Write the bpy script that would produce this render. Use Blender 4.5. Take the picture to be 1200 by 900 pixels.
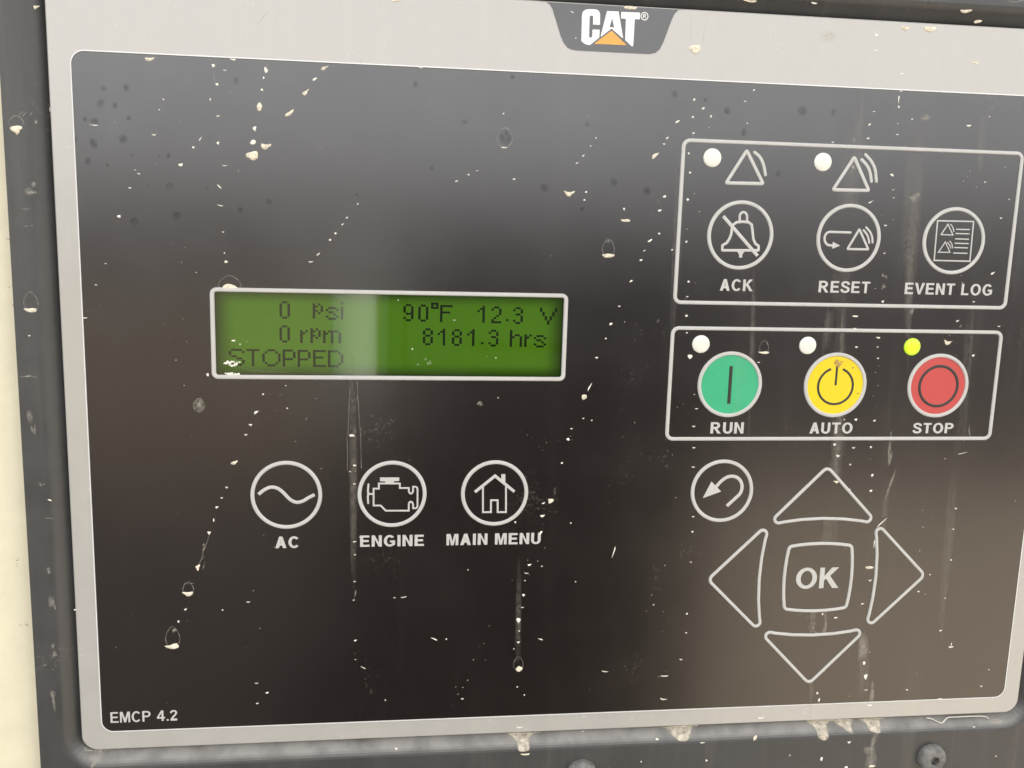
import bpy, bmesh, math, random
from mathutils import Vector, Matrix
from mathutils.geometry import tessellate_polygon

random.seed(7)
scene = bpy.context.scene
for o in list(bpy.data.objects):
    bpy.data.objects.remove(o)

# ------------------------------------------------------------------ frame of reference
# The panel face is the vertical plane y = 0, looking towards -y.  Sizes on it are in
# millimetres: u to the right, v downwards, d out of the face; K turns them into metres.
K = 0.001
ZC = 1.35                      # height of the panel's origin above the ground


def P(u, v, d=0.0):
    return Vector((u * K, -d * K, ZC - v * K))


# ------------------------------------------------------------------ camera
cam = bpy.data.cameras.new('camera')
cam_o = bpy.data.objects.new('camera', cam)
scene.collection.objects.link(cam_o)
scene.camera = cam_o
cam.sensor_width = 36.0
cam.lens = 1153.58 / 1200.0 * 36.0
cam.clip_start = 0.01
cam.clip_end = 2000.0
r0 = (0.99126159, -0.02877864, -0.12873323)
r1 = (0.00583153, 0.98451775, -0.17518787)
r2 = (0.13178182, 0.1729063, 0.97608246)
to_w = lambda r: Vector((r[0], r[2], -r[1]))
ri, dn, fw = to_w(r0), to_w(r1), to_w(r2)
M = Matrix.Identity(4)
for i in range(3):
    M[i][0], M[i][1], M[i][2] = ri[i], -dn[i], -fw[i]
M.translation = P(-32.945, -43.227, 244.021)
cam_o.matrix_world = M

# ------------------------------------------------------------------ sky, sun, exposure
SUN_ELEV, SUN_ROT = math.radians(55), math.radians(20)    # the sun stands behind the enclosure: the panel is in its shade
world = bpy.data.worlds.new('World')
scene.world = world
world.use_nodes = True
wn, wl = world.node_tree.nodes, world.node_tree.links
sky = wn.new('ShaderNodeTexSky')
sky.sky_type = 'NISHITA'
sky.sun_disc = False
sky.sun_elevation = SUN_ELEV
sky.sun_rotation = SUN_ROT
sky.air_density = 1.0
sky.dust_density = 1.6
sky.ozone_density = 1.0
hsv = wn.new('ShaderNodeHueSaturation')
hsv.inputs['Saturation'].default_value = 0.02
wl.new(sky.outputs[0], hsv.inputs['Color'])
wl.new(hsv.outputs[0], wn['Background'].inputs[0])
wn['Background'].inputs[1].default_value = 0.15

sun = bpy.data.lights.new('sun', 'SUN')
sun.energy = 2.7
sun.angle = math.radians(0.53)
sun.color = (1.0, 0.95, 0.87)
sun_o = bpy.data.objects.new('sun', sun)
scene.collection.objects.link(sun_o)
sd = Vector((math.sin(SUN_ROT) * math.cos(SUN_ELEV), math.cos(SUN_ROT) * math.cos(SUN_ELEV), math.sin(SUN_ELEV)))
sun_o.rotation_euler = sd.to_track_quat('Z', 'Y').to_euler()
sun_o.location = (0.5, 3, 5)

scene.view_settings.view_transform = 'Standard'
scene.view_settings.look = 'None'
scene.view_settings.exposure = 2.02
scene.view_settings.gamma = 1.0
scene.cycles.use_denoising = True
scene.cycles.max_bounces = 8
scene.cycles.transparent_max_bounces = 48


# ------------------------------------------------------------------ materials
def node(nt, t, **kw):
    n = nt.nodes.new(t)
    for k, v in kw.items():
        setattr(n, k, v)
    return n


def material(name, base, rough=0.5, metal=0.0, spec=0.5, vary=0.0, vary_scale=60.0, stretch=(1, 1, 1),
             bump=0.0, bump_scale=2500.0, rough_vary=0.0, coat=0.0):
    m = bpy.data.materials.new(name)
    m.use_nodes = True
    nt = m.node_tree
    b = nt.nodes['Principled BSDF']
    b.inputs['Base Color'].default_value = (*base, 1)
    b.inputs['Roughness'].default_value = rough
    b.inputs['Metallic'].default_value = metal
    b.inputs['Specular IOR Level'].default_value = spec
    b.inputs['Coat Weight'].default_value = coat
    geo = node(nt, 'ShaderNodeNewGeometry')
    mp = node(nt, 'ShaderNodeMapping')
    mp.inputs['Scale'].default_value = stretch
    nt.links.new(geo.outputs['Position'], mp.inputs['Vector'])
    if vary:
        nz = node(nt, 'ShaderNodeTexNoise')
        nz.inputs['Scale'].default_value = vary_scale
        nz.inputs['Detail'].default_value = 6
        nz.inputs['Roughness'].default_value = 0.65
        nt.links.new(mp.outputs[0], nz.inputs['Vector'])
        mr = node(nt, 'ShaderNodeMapRange')
        mr.inputs['From Min'].default_value = 0.3
        mr.inputs['From Max'].default_value = 0.7
        mr.inputs['To Min'].default_value = 1 - vary
        mr.inputs['To Max'].default_value = 1 + vary
        nt.links.new(nz.outputs['Fac'], mr.inputs['Value'])
        mx = node(nt, 'ShaderNodeVectorMath', operation='SCALE')
        mx.inputs[0].default_value = base
        nt.links.new(mr.outputs[0], mx.inputs['Scale'])
        nt.links.new(mx.outputs[0], b.inputs['Base Color'])
        if rough_vary:
            rr = node(nt, 'ShaderNodeMapRange')
            rr.inputs['From Min'].default_value = 0.3
            rr.inputs['From Max'].default_value = 0.7
            rr.inputs['To Min'].default_value = rough - rough_vary
            rr.inputs['To Max'].default_value = rough + rough_vary
            nt.links.new(nz.outputs['Fac'], rr.inputs['Value'])
            nt.links.new(rr.outputs[0], b.inputs['Roughness'])
    if bump:
        nb = node(nt, 'ShaderNodeTexNoise')
        nb.inputs['Scale'].default_value = bump_scale
        nb.inputs['Detail'].default_value = 2
        nt.links.new(geo.outputs['Position'], nb.inputs['Vector'])
        bp = node(nt, 'ShaderNodeBump')
        bp.inputs['Strength'].default_value = bump
        bp.inputs['Distance'].default_value = 0.00005
        nt.links.new(nb.outputs['Fac'], bp.inputs['Height'])
        nt.links.new(bp.outputs[0], b.inputs['Normal'])
    return m


def add_dust(m, colour, streak_u=None, amount=0.08, specks=0.25):
    """dry dust lying on the surface: soft vertical run marks, and tiny scattered grains"""
    nt = m.node_tree
    b = nt.nodes['Principled BSDF']
    geo = node(nt, 'ShaderNodeNewGeometry')
    mp = node(nt, 'ShaderNodeMapping')
    mp.inputs['Scale'].default_value = (140, 1, 9)
    nt.links.new(geo.outputs['Position'], mp.inputs['Vector'])
    nz = node(nt, 'ShaderNodeTexNoise')
    nz.inputs['Scale'].default_value = 1.0
    nz.inputs['Detail'].default_value = 7
    nz.inputs['Roughness'].default_value = 0.7
    nt.links.new(mp.outputs[0], nz.inputs['Vector'])
    mr = node(nt, 'ShaderNodeMapRange', interpolation_type='SMOOTHSTEP')
    mr.inputs['From Min'].default_value = 0.48
    mr.inputs['From Max'].default_value = 0.78
    mr.inputs['To Max'].default_value = amount
    nt.links.new(nz.outputs['Fac'], mr.inputs['Value'])
    fac = mr.outputs[0]
    if streak_u:
        sx = node(nt, 'ShaderNodeSeparateXYZ')
        nt.links.new(geo.outputs['Position'], sx.inputs[0])
        gr = node(nt, 'ShaderNodeMapRange', interpolation_type='SMOOTHSTEP')
        gr.inputs['From Min'].default_value = streak_u[0] * K
        gr.inputs['From Max'].default_value = streak_u[1] * K
        gr.inputs['To Min'].default_value = 0.35
        nt.links.new(sx.outputs['X'], gr.inputs['Value'])
        ml = node(nt, 'ShaderNodeMath', operation='MULTIPLY')
        nt.links.new(fac, ml.inputs[0])
        nt.links.new(gr.outputs[0], ml.inputs[1])
        fac = ml.outputs[0]
    ng = node(nt, 'ShaderNodeTexNoise')
    ng.inputs['Scale'].default_value = 1500
    ng.inputs['Detail'].default_value = 3
    nt.links.new(geo.outputs['Position'], ng.inputs['Vector'])
    nl = node(nt, 'ShaderNodeTexNoise')
    nl.inputs['Scale'].default_value = 45
    nl.inputs['Detail'].default_value = 4
    nt.links.new(geo.outputs['Position'], nl.inputs['Vector'])
    sm = node(nt, 'ShaderNodeMath', operation='ADD')
    nt.links.new(ng.outputs['Fac'], sm.inputs[0])
    nt.links.new(nl.outputs['Fac'], sm.inputs[1])
    mg = node(nt, 'ShaderNodeMapRange')
    mg.inputs['From Min'].default_value = 1.24
    mg.inputs['From Max'].default_value = 1.42
    mg.inputs['To Max'].default_value = specks
    nt.links.new(sm.outputs[0], mg.inputs['Value'])
    ad = node(nt, 'ShaderNodeMath', operation='ADD', use_clamp=True)
    nt.links.new(fac, ad.inputs[0])
    nt.links.new(mg.outputs[0], ad.inputs[1])
    mix = node(nt, 'ShaderNodeMix', data_type='RGBA')
    src = b.inputs['Base Color']
    if src.links:
        nt.links.new(src.links[0].from_socket, mix.inputs['A'])
    else:
        mix.inputs['A'].default_value = src.default_value
    mix.inputs['B'].default_value = (*colour, 1)
    nt.links.new(ad.outputs[0], mix.inputs['Factor'])
    nt.links.new(mix.outputs['Result'], b.inputs['Base Color'])


def add_upfacing(m, colour, amount):
    """paler colour mixed in on slopes which face upwards"""
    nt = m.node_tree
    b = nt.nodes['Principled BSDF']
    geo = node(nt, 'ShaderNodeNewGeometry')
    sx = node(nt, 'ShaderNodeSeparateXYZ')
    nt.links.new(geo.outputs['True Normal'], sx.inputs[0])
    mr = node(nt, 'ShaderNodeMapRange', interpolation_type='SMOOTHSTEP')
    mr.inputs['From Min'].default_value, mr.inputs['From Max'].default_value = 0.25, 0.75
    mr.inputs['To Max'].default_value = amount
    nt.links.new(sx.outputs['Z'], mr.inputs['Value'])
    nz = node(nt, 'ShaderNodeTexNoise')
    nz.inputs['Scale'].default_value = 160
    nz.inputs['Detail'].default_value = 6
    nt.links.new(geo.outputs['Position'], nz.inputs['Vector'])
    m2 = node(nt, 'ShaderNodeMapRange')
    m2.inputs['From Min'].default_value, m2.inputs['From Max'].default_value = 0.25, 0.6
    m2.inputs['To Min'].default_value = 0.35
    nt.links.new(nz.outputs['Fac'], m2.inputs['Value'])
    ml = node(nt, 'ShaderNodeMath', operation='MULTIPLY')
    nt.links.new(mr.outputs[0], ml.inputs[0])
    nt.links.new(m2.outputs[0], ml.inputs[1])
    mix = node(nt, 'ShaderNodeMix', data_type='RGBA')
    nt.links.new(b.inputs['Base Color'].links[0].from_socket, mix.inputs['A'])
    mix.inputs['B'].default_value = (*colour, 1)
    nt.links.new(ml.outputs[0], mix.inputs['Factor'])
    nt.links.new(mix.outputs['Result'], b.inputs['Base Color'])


def film(name, colour, alpha, scale=900.0, lo=0.4, hi=0.65, rough=0.6):
    """thin see-through residue: a dried film broken up by noise"""
    m = bpy.data.materials.new(name)
    m.use_nodes = True
    nt = m.node_tree
    b = nt.nodes['Principled BSDF']
    b.inputs['Base Color'].default_value = (*colour, 1)
    b.inputs['Roughness'].default_value = rough
    geo = node(nt, 'ShaderNodeNewGeometry')
    nz = node(nt, 'ShaderNodeTexNoise')
    nz.inputs['Scale'].default_value = scale
    nz.inputs['Detail'].default_value = 5
    nt.links.new(geo.outputs['Position'], nz.inputs['Vector'])
    mr = node(nt, 'ShaderNodeMapRange')
    mr.inputs['From Min'].default_value = lo
    mr.inputs['From Max'].default_value = hi
    mr.inputs['To Max'].default_value = alpha
    nt.links.new(nz.outputs['Fac'], mr.inputs['Value'])
    nt.links.new(mr.outputs[0], b.inputs['Alpha'])
    return m


def soft_film(name, colour, alpha, rough=0.6, spec=0.5, lo=0.25, hi=0.75, scale=1100):
    """a film that thins out towards its rim; the mesh stores the thickness in the attribute 'thin'"""
    m = film(name, colour, alpha, scale, lo, hi, rough)
    nt = m.node_tree
    b = nt.nodes['Principled BSDF']
    b.inputs['Specular IOR Level'].default_value = spec
    at = node(nt, 'ShaderNodeAttribute', attribute_name='thin')
    ml = node(nt, 'ShaderNodeMath', operation='MULTIPLY')
    nt.links.new(b.inputs['Alpha'].links[0].from_socket, ml.inputs[0])
    nt.links.new(at.outputs['Fac'], ml.inputs[1])
    nt.links.new(ml.outputs[0], b.inputs['Alpha'])
    return m


MAT = {}
MAT['overlay'] = material('black_overlay', (0.0062, 0.0030, 0.0033), 0.195, spec=1.0, bump=0.07, bump_scale=5000, vary=0.12, vary_scale=40, rough_vary=0.025)
add_dust(MAT['overlay'], (0.36, 0.33, 0.28), streak_u=(40, 110), amount=0.045, specks=0.12)
MAT['key'] = material('black_key', (0.0062, 0.0030, 0.0033), 0.195, spec=1.0, bump=0.07, bump_scale=5000, vary=0.12, vary_scale=40, rough_vary=0.025)
add_dust(MAT['key'], (0.36, 0.33, 0.28), streak_u=(40, 110), amount=0.045, specks=0.12)
MAT['frame'] = material('silver_frame', (0.405, 0.39, 0.36), 0.24, spec=0.95, vary=0.04, vary_scale=120, bump=0.15, bump_scale=3500, rough_vary=0.05)
add_dust(MAT['frame'], (0.62, 0.56, 0.44), amount=0.12, specks=0.12)
MAT['plate'] = material('grey_powder_coat', (0.052, 0.051, 0.05), 0.4, vary=0.15, vary_scale=70, bump=0.6, bump_scale=1400, rough_vary=0.07)
add_dust(MAT['plate'], (0.40, 0.37, 0.31), amount=0.09, specks=0.2)
add_upfacing(MAT['plate'], (0.44, 0.42, 0.385), 0.5)  # upward-facing slopes of the plate get a paler grey
MAT['cream'] = material('cream_paint', (0.74, 0.68, 0.50), 0.45, vary=0.05, vary_scale=150, bump=0.35, bump_scale=500)
MAT['print'] = material('light_print', (0.50, 0.49, 0.465), 0.4, vary=0.05, vary_scale=300)
add_dust(MAT['print'], (0.42, 0.38, 0.30), amount=0.22, specks=0.25)
MAT['white'] = material('white_print', (0.80, 0.80, 0.78), 0.4)
MAT['orange'] = material('orange_print', (0.80, 0.36, 0.07), 0.4, vary=0.05, vary_scale=400)
MAT['green'] = material('green_key', (0.038, 0.39, 0.19), 0.36, vary=0.05, vary_scale=200, bump=0.2)
MAT['yellow'] = material('yellow_key', (0.76, 0.57, 0.006), 0.36, vary=0.05, vary_scale=200, bump=0.2)
MAT['red'] = material('red_key', (0.50, 0.062, 0.058), 0.36, vary=0.05, vary_scale=200, bump=0.2)
for k_ in ('green', 'yellow', 'red'):
    add_dust(MAT[k_], (0.40, 0.33, 0.24), amount=0.10, specks=0.35)
MAT['ink'] = material('dark_ink', (0.02, 0.02, 0.018), 0.4)
MAT['lamp'] = material('milky_lens', (0.76, 0.75, 0.66), 0.2)
MAT['pixel'] = material('lcd_pixel', (0.004, 0.008, 0.004), 0.6, spec=0.1)
MAT['well'] = material('dark_well', (0.02, 0.02, 0.018), 0.6)
MAT['mud'] = material('dried_mud', (0.72, 0.65, 0.51), 0.9, vary=0.35, vary_scale=1500, bump=1.0, bump_scale=2500)
MAT['pale'] = material('dried_scale', (0.84, 0.80, 0.70), 0.8, vary=0.15, vary_scale=2000)
MAT['brown'] = film('brown_grime', (0.42, 0.27, 0.12), 0.9, 1300, 0.35, 0.6)
MAT['chip'] = material('chipped_paint', (0.30, 0.26, 0.19), 0.8, vary=0.3, vary_scale=1500)
MAT['film'] = soft_film('dust_film', (0.62, 0.57, 0.48), 0.42)
MAT['clear'] = soft_film('clear_residue', (0.62, 0.59, 0.52), 0.55, 0.25)
MAT['water'] = soft_film('dark_water_mark', (0.012, 0.011, 0.011), 0.3, 0.8, 0.25)
MAT['smear'] = soft_film('thin_dust_smear', (0.55, 0.50, 0.42), 0.09)
MAT['drip'] = soft_film('dried_mud_film', (0.60, 0.54, 0.43), 0.9, lo=0.15, hi=0.6, scale=700)
MAT['steel'] = material('oxidised_steel', (0.17, 0.165, 0.155), 0.6, metal=0.15, vary=0.5, vary_scale=500, bump=0.8, bump_scale=1200, rough_vary=0.1)
MAT['ground'] = material('concrete_ground', (0.05, 0.043, 0.037), 0.85, vary=0.3, vary_scale=3, bump=0.6, bump_scale=30)

MAT['slab'] = material('pale_concrete', (0.36, 0.30, 0.225), 0.85, vary=0.15, vary_scale=5, bump=0.6, bump_scale=60)

MAT['dark'] = material('dark_green_paint', (0.018, 0.020, 0.017), 0.6, vary=0.2, vary_scale=8)
MAT['reflector'] = material('reflector_white', (0.82, 0.81, 0.78), 0.4)

MAT['gravel'] = material('grey_gravel', (0.155, 0.12, 0.078), 0.9, vary=0.25, vary_scale=5, bump=0.6, bump_scale=60)

lit = bpy.data.materials.new('lit_lens')
lit.use_nodes = True
b = lit.node_tree.nodes['Principled BSDF']
b.inputs['Base Color'].default_value = (0.40, 0.55, 0.03, 1)
b.inputs['Roughness'].default_value = 0.25
b.inputs['Emission Color'].default_value = (0.62, 0.90, 0.0, 1)
geo = node(lit.node_tree, 'ShaderNodeNewGeometry')
ds = node(lit.node_tree, 'ShaderNodeVectorMath', operation='DISTANCE')
ds.inputs[1].default_value = tuple(P(107.0, -10.6, 0.9))
mr = node(lit.node_tree, 'ShaderNodeMapRange', interpolation_type='SMOOTHSTEP')
mr.inputs['From Min'].default_value, mr.inputs['From Max'].default_value = 0.0004, 0.0024
mr.inputs['To Min'].default_value, mr.inputs['To Max'].default_value = 0.26, 0.07
lit.node_tree.links.new(geo.outputs['Position'], ds.inputs[0])
lit.node_tree.links.new(ds.outputs['Value'], mr.inputs['Value'])
lit.node_tree.links.new(mr.outputs[0], b.inputs['Emission Strength'])
MAT['lit'] = lit

lcd = bpy.data.materials.new('lcd_backlight')
lcd.use_nodes = True
nt = lcd.node_tree
b = nt.nodes['Principled BSDF']
b.inputs['Base Color'].default_value = (0.03, 0.055, 0.008, 1)
b.inputs['Roughness'].default_value = 0.6
b.inputs['Specular IOR Level'].default_value = 0.08
geo = node(nt, 'ShaderNodeNewGeometry')
nz = node(nt, 'ShaderNodeTexNoise')
nz.inputs['Scale'].default_value = 60
nt.links.new(geo.outputs['Position'], nz.inputs['Vector'])
rmp = node(nt, 'ShaderNodeMix', data_type='RGBA')
rmp.inputs['A'].default_value = (0.044, 0.125, 0.002, 1)
rmp.inputs['B'].default_value = (0.056, 0.148, 0.003, 1)
nt.links.new(nz.outputs['Fac'], rmp.inputs['Factor'])
nt.links.new(rmp.outputs['Result'], b.inputs['Emission Color'])
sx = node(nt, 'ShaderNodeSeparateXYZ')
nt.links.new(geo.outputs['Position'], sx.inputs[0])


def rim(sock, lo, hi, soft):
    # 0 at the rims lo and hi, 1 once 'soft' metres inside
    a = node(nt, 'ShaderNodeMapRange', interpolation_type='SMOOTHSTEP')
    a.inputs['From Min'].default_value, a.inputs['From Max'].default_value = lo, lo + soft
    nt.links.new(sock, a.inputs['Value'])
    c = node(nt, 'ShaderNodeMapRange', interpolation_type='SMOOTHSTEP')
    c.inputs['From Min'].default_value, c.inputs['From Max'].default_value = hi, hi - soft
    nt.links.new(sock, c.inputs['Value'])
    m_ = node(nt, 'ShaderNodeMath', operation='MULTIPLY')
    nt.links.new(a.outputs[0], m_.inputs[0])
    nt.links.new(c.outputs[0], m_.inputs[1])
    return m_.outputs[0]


ml = node(nt, 'ShaderNodeMath', operation='MULTIPLY')  # recess shade put into the glow: dimmer along the screen's edges
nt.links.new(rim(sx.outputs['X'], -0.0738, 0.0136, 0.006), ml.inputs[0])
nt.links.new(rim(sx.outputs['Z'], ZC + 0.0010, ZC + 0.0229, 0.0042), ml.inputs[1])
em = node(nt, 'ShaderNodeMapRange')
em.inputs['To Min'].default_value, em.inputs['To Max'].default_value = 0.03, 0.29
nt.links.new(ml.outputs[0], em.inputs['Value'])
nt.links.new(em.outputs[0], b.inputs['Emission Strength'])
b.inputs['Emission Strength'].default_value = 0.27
MAT['lcd'] = lcd

pane = bpy.data.materials.new('clear_window')
pane.use_nodes = True
nt = pane.node_tree
nt.nodes.remove(nt.nodes['Principled BSDF'])
tr, gl = node(nt, 'ShaderNodeBsdfTransparent'), node(nt, 'ShaderNodeBsdfGlossy')
tr.inputs[0].default_value = (0.97, 0.97, 0.96, 1)
gl.inputs['Roughness'].default_value = 0.02
fr = node(nt, 'ShaderNodeFresnel')
fr.inputs['IOR'].default_value = 1.75
ms = node(nt, 'ShaderNodeMixShader')
nt.links.new(fr.outputs[0], ms.inputs[0])
nt.links.new(tr.outputs[0], ms.inputs[1])
nt.links.new(gl.outputs[0], ms.inputs[2])
nt.links.new(ms.outputs[0], nt.nodes['Material Output'].inputs[0])
MAT['pane'] = pane


# ------------------------------------------------------------------ mesh helpers
class Shape:
    """collects faces given in panel millimetres; build() links them as one mesh object"""

    def __init__(self):
        self.v, self.f, self.thin = [], [], []

    def add(self, pts, faces, thin=None):
        n = len(self.v)
        self.v += pts
        self.thin += thin if thin else [1.0] * len(pts)
        self.f += [tuple(i + n for i in f) for f in faces]

    def build(self, name, mat, parent=None, smooth=False, label=None, sharp=35):
        me = bpy.data.meshes.new(name)
        base = ROOT_AT.get(parent and top(parent), Vector((0, 0, 0))) if parent else Vector((0, 0, 0))
        me.from_pydata([tuple(P(*p) - base) for p in self.v], [], self.f)
        bm = bmesh.new()
        bm.from_mesh(me)
        bmesh.ops.recalc_face_normals(bm, faces=bm.faces)
        bm.to_mesh(me)
        bm.free()
        me.materials.append(mat)
        if any(t != 1.0 for t in self.thin):
            at = me.attributes.new('thin', 'FLOAT', 'POINT')
            at.data.foreach_set('value', self.thin)
        if smooth:
            me.polygons.foreach_set('use_smooth', [True] * len(me.polygons))
            me.set_sharp_from_angle(angle=math.radians(sharp))
        o = bpy.data.objects.new(name, me)
        scene.collection.objects.link(o)
        if parent:
            o.parent = parent
        if label:
            o['label'] = label
        return o


ROOT_AT = {}


def top(o):
    while o.parent:
        o = o.parent
    return o


def offset(loop, t):
    """closed loop pushed sideways by t (to the right of travel)"""
    out, n = [], len(loop)
    for i in range(n):
        a, b_, c_ = Vector(loop[i - 1]), Vector(loop[i]), Vector(loop[(i + 1) % n])
        d1, d2 = (b_ - a), (c_ - b_)
        if d1.length < 1e-9 or d2.length < 1e-9:
            out.append(tuple(b_))
            continue
        d1.normalize()
        d2.normalize()
        n1, n2 = Vector((d1.y, -d1.x)), Vector((d2.y, -d2.x))
        m = n1 + n2
        if m.length < 1e-6:
            m = n1
        m.normalize()
        out.append(tuple(b_ + m * t / max(0.45, m.dot(n1))))
    return out


def area(loop):
    return sum(loop[i - 1][0] * loop[i][1] - loop[i][0] * loop[i - 1][1] for i in range(len(loop))) / 2


def solid(sh, loops, d0, d1, bevel=0.0):
    """flat slab cut out along loops (outer first, then holes), with an optional bevelled rim"""
    L = []
    for i, l in enumerate(loops):
        l = [tuple(p[:2]) for p in l]
        if (area(l) > 0) != (i == 0):
            l = l[::-1]
        L.append(l)
    inner = [offset(l, -bevel) if bevel else l for l in L]
    pts = [Vector((p[0], p[1], 0)) for l in inner for p in l]
    tris = tessellate_polygon([[Vector((p[0], p[1], 0)) for p in l] for l in inner])
    sh.add([(p.x, p.y, d1) for p in pts], [tuple(t) for t in tris])
    for l, q in zip(L, inner):
        n = len(l)
        rings = [[(p[0], p[1], d0) for p in l]]
        if bevel:
            rings.append([(p[0], p[1], d1 - bevel) for p in l])
        rings.append([(p[0], p[1], d1) for p in q])
        v = [p for r in rings for p in r]
        f = []
        for k in range(len(rings) - 1):
            for i in range(n):
                j = (i + 1) % n
                f.append((k * n + i, k * n + j, (k + 1) * n + j, (k + 1) * n + i))
        sh.add(v, f)
    return sh


def arc(cx, cy, rx, ry, a0, a1, n):
    return [(cx + rx * math.cos(math.radians(a0 + (a1 - a0) * i / n)), cy + ry * math.sin(math.radians(a0 + (a1 - a0) * i / n))) for i in range(n + 1)]


def rrect(u0, u1, v0, v1, r, n=6):
    return (arc(u1 - r, v0 + r, r, r, -90, 0, n) + arc(u1 - r, v1 - r, r, r, 0, 90, n)
            + arc(u0 + r, v1 - r, r, r, 90, 180, n) + arc(u0 + r, v0 + r, r, r, 180, 270, n))


def fillet(pts, r, closed=True, n=5):
    out, N = [], len(pts)
    rr = r if isinstance(r, (list, tuple)) else [r] * N
    for i in range(N):
        b_ = Vector(pts[i][:2])
        if not closed and i in (0, N - 1) or rr[i] <= 0:
            out.append(tuple(b_))
            continue
        d1 = (Vector(pts[i - 1][:2]) - b_).normalized()
        d2 = (Vector(pts[(i + 1) % N][:2]) - b_).normalized()
        ang = d1.angle(d2)
        if ang > 3.0:
            out.append(tuple(b_))
            continue
        t = rr[i] / math.tan(ang / 2)
        cen = b_ + (d1 + d2).normalized() * rr[i] / math.sin(ang / 2)
        p, q = b_ + d1 * t - cen, b_ + d2 * t - cen
        a0 = math.atan2(p.y, p.x)
        da = math.atan2(q.y, q.x) - a0
        da = (da + math.pi) % (2 * math.pi) - math.pi
        out += [tuple(cen + rr[i] * Vector((math.cos(a0 + da * k / n), math.sin(a0 + da * k / n)))) for k in range(n + 1)]
    return out


def smooth_path(pts, k=4, closed=False):
    """Catmull-Rom through the points"""
    out, n = [], len(pts)
    p = [Vector(q[:2]) for q in pts]
    for i in range(n if closed else n - 1):
        a = p[i - 1] if (i > 0 or closed) else p[0] * 2 - p[1]
        b_, c_ = p[i], p[(i + 1) % n]
        d_ = p[(i + 2) % n] if (i + 2 < n or closed) else c_ * 2 - b_
        for j in range(k):
            t = j / k
            out.append(tuple(0.5 * ((2 * b_) + (c_ - a) * t + (2 * a - 5 * b_ + 4 * c_ - d_) * t * t + (3 * b_ - a - 3 * c_ + d_) * t ** 3)))
    if not closed:
        out.append(tuple(p[-1]))
    return out


def stroke(sh, pts, w, d0, d1, closed=False, caps='butt', round_top=True):
    """a raised line of width w along pts, with a rounded cross-section"""
    p = [Vector(q[:2]) for q in pts]
    q = [p[0]]
    for a in p[1:]:
        if (a - q[-1]).length > 1e-4:
            q.append(a)
    if closed and (q[0] - q[-1]).length < 1e-4:
        q.pop()
    p = q
    n = len(p)
    h = d1 - d0
    prof = [(-0.5, 0), (-0.47, 0.55), (-0.3, 0.93), (0, 1.0), (0.3, 0.93), (0.47, 0.55), (0.5, 0)] if round_top else [(-0.5, 0), (-0.5, 1), (0.5, 1), (0.5, 0)]
    m = len(prof)
    rows = []
    for i in range(n):
        if closed or 0 < i < n - 1:
            d1_, d2_ = (p[i] - p[i - 1]).normalized(), (p[(i + 1) % n] - p[i]).normalized()
        elif i == 0:
            d1_ = d2_ = (p[1] - p[0]).normalized()
        else:
            d1_ = d2_ = (p[-1] - p[-2]).normalized()
        n1, n2 = Vector((-d1_.y, d1_.x)), Vector((-d2_.y, d2_.x))
        mm_ = n1 + n2
        mm_ = n1 if mm_.length < 1e-6 else mm_.normalized()
        s = w / max(0.5, mm_.dot(n1))
        rows.append([(p[i].x + mm_.x * a * s, p[i].y + mm_.y * a * s, d0 + h * b_) for a, b_ in prof])
    if not closed and caps == 'round':
        for end in (0, -1):
            d_ = (p[0] - p[1]).normalized() if end == 0 else (p[-1] - p[-2]).normalized()
            nn = Vector((-d_.y, d_.x)) if end == -1 else Vector((d_.y, -d_.x))
            new = []
            for k in range(1, 5):
                t = math.pi / 2 * k / 4
                c_, s_ = max(0.02, math.cos(t)), math.sin(t)
                new.append([(p[end].x + d_.x * w / 2 * s_ + nn.x * a * w * c_, p[end].y + d_.y * w / 2 * s_ + nn.y * a * w * c_, d0 + h * b_ * (0.3 + 0.7 * c_)) for a, b_ in prof])
            rows = new[::-1] + rows if end == 0 else rows + new
    v = [x for r in rows for x in r]
    f = []
    R = len(rows)
    for i in range(R if closed else R - 1):
        j = (i + 1) % R
        for k in range(m - 1):
            f.append((i * m + k, j * m + k, j * m + k + 1, i * m + k + 1))
    if not closed:
        f += [tuple(range(m)), tuple(range((R - 1) * m, R * m))]
    sh.add(v, f)
    return sh


def dome(sh, cx, cy, prof, n=40):
    """turned shape: prof is a list of (radius, depth) from the rim to the middle"""
    v, f = [], []
    for r, d in prof[:-1]:
        v += [(cx + r * math.cos(2 * math.pi * i / n), cy + r * math.sin(2 * math.pi * i / n), d) for i in range(n)]
    v.append((cx, cy, prof[-1][1]))
    R = len(prof) - 1
    for k in range(R - 1):
        f += [(k * n + i, k * n + (i + 1) % n, (k + 1) * n + (i + 1) % n, (k + 1) * n + i) for i in range(n)]
    f += [((R - 1) * n + i, (R - 1) * n + (i + 1) % n, R * n) for i in range(n)]
    sh.add(v, f)
    return sh


def ring_path(cx, cy, r, n=64):
    return [(cx + r * math.cos(2 * math.pi * i / n), cy + r * math.sin(2 * math.pi * i / n)) for i in range(n)]


def tag(o, label, cat=None, group=None, kind=None):
    o['label'] = label
    if cat:
        o['category'] = cat
    if group:
        o['group'] = group
    if kind:
        o['kind'] = kind
    return o


# ------------------------------------------------------------------ lettering
# bold grotesque capitals, one unit high, y upwards: list of outlines per glyph and the advance
def ell(cx, cy, rx, ry, n=24):
    return arc(cx, cy, rx, ry, 0, 360, n)[:-1]


def ribbon(pts, w):
    p = [Vector(q) for q in pts]
    a, b_ = [], []
    for i in range(len(p)):
        d_ = (p[min(i + 1, len(p) - 1)] - p[max(i - 1, 0)]).normalized()
        nn = Vector((-d_.y, d_.x)) * w / 2
        a.append(tuple(p[i] + nn))
        b_.append(tuple(p[i] - nn))
    return a + b_[::-1]


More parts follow.
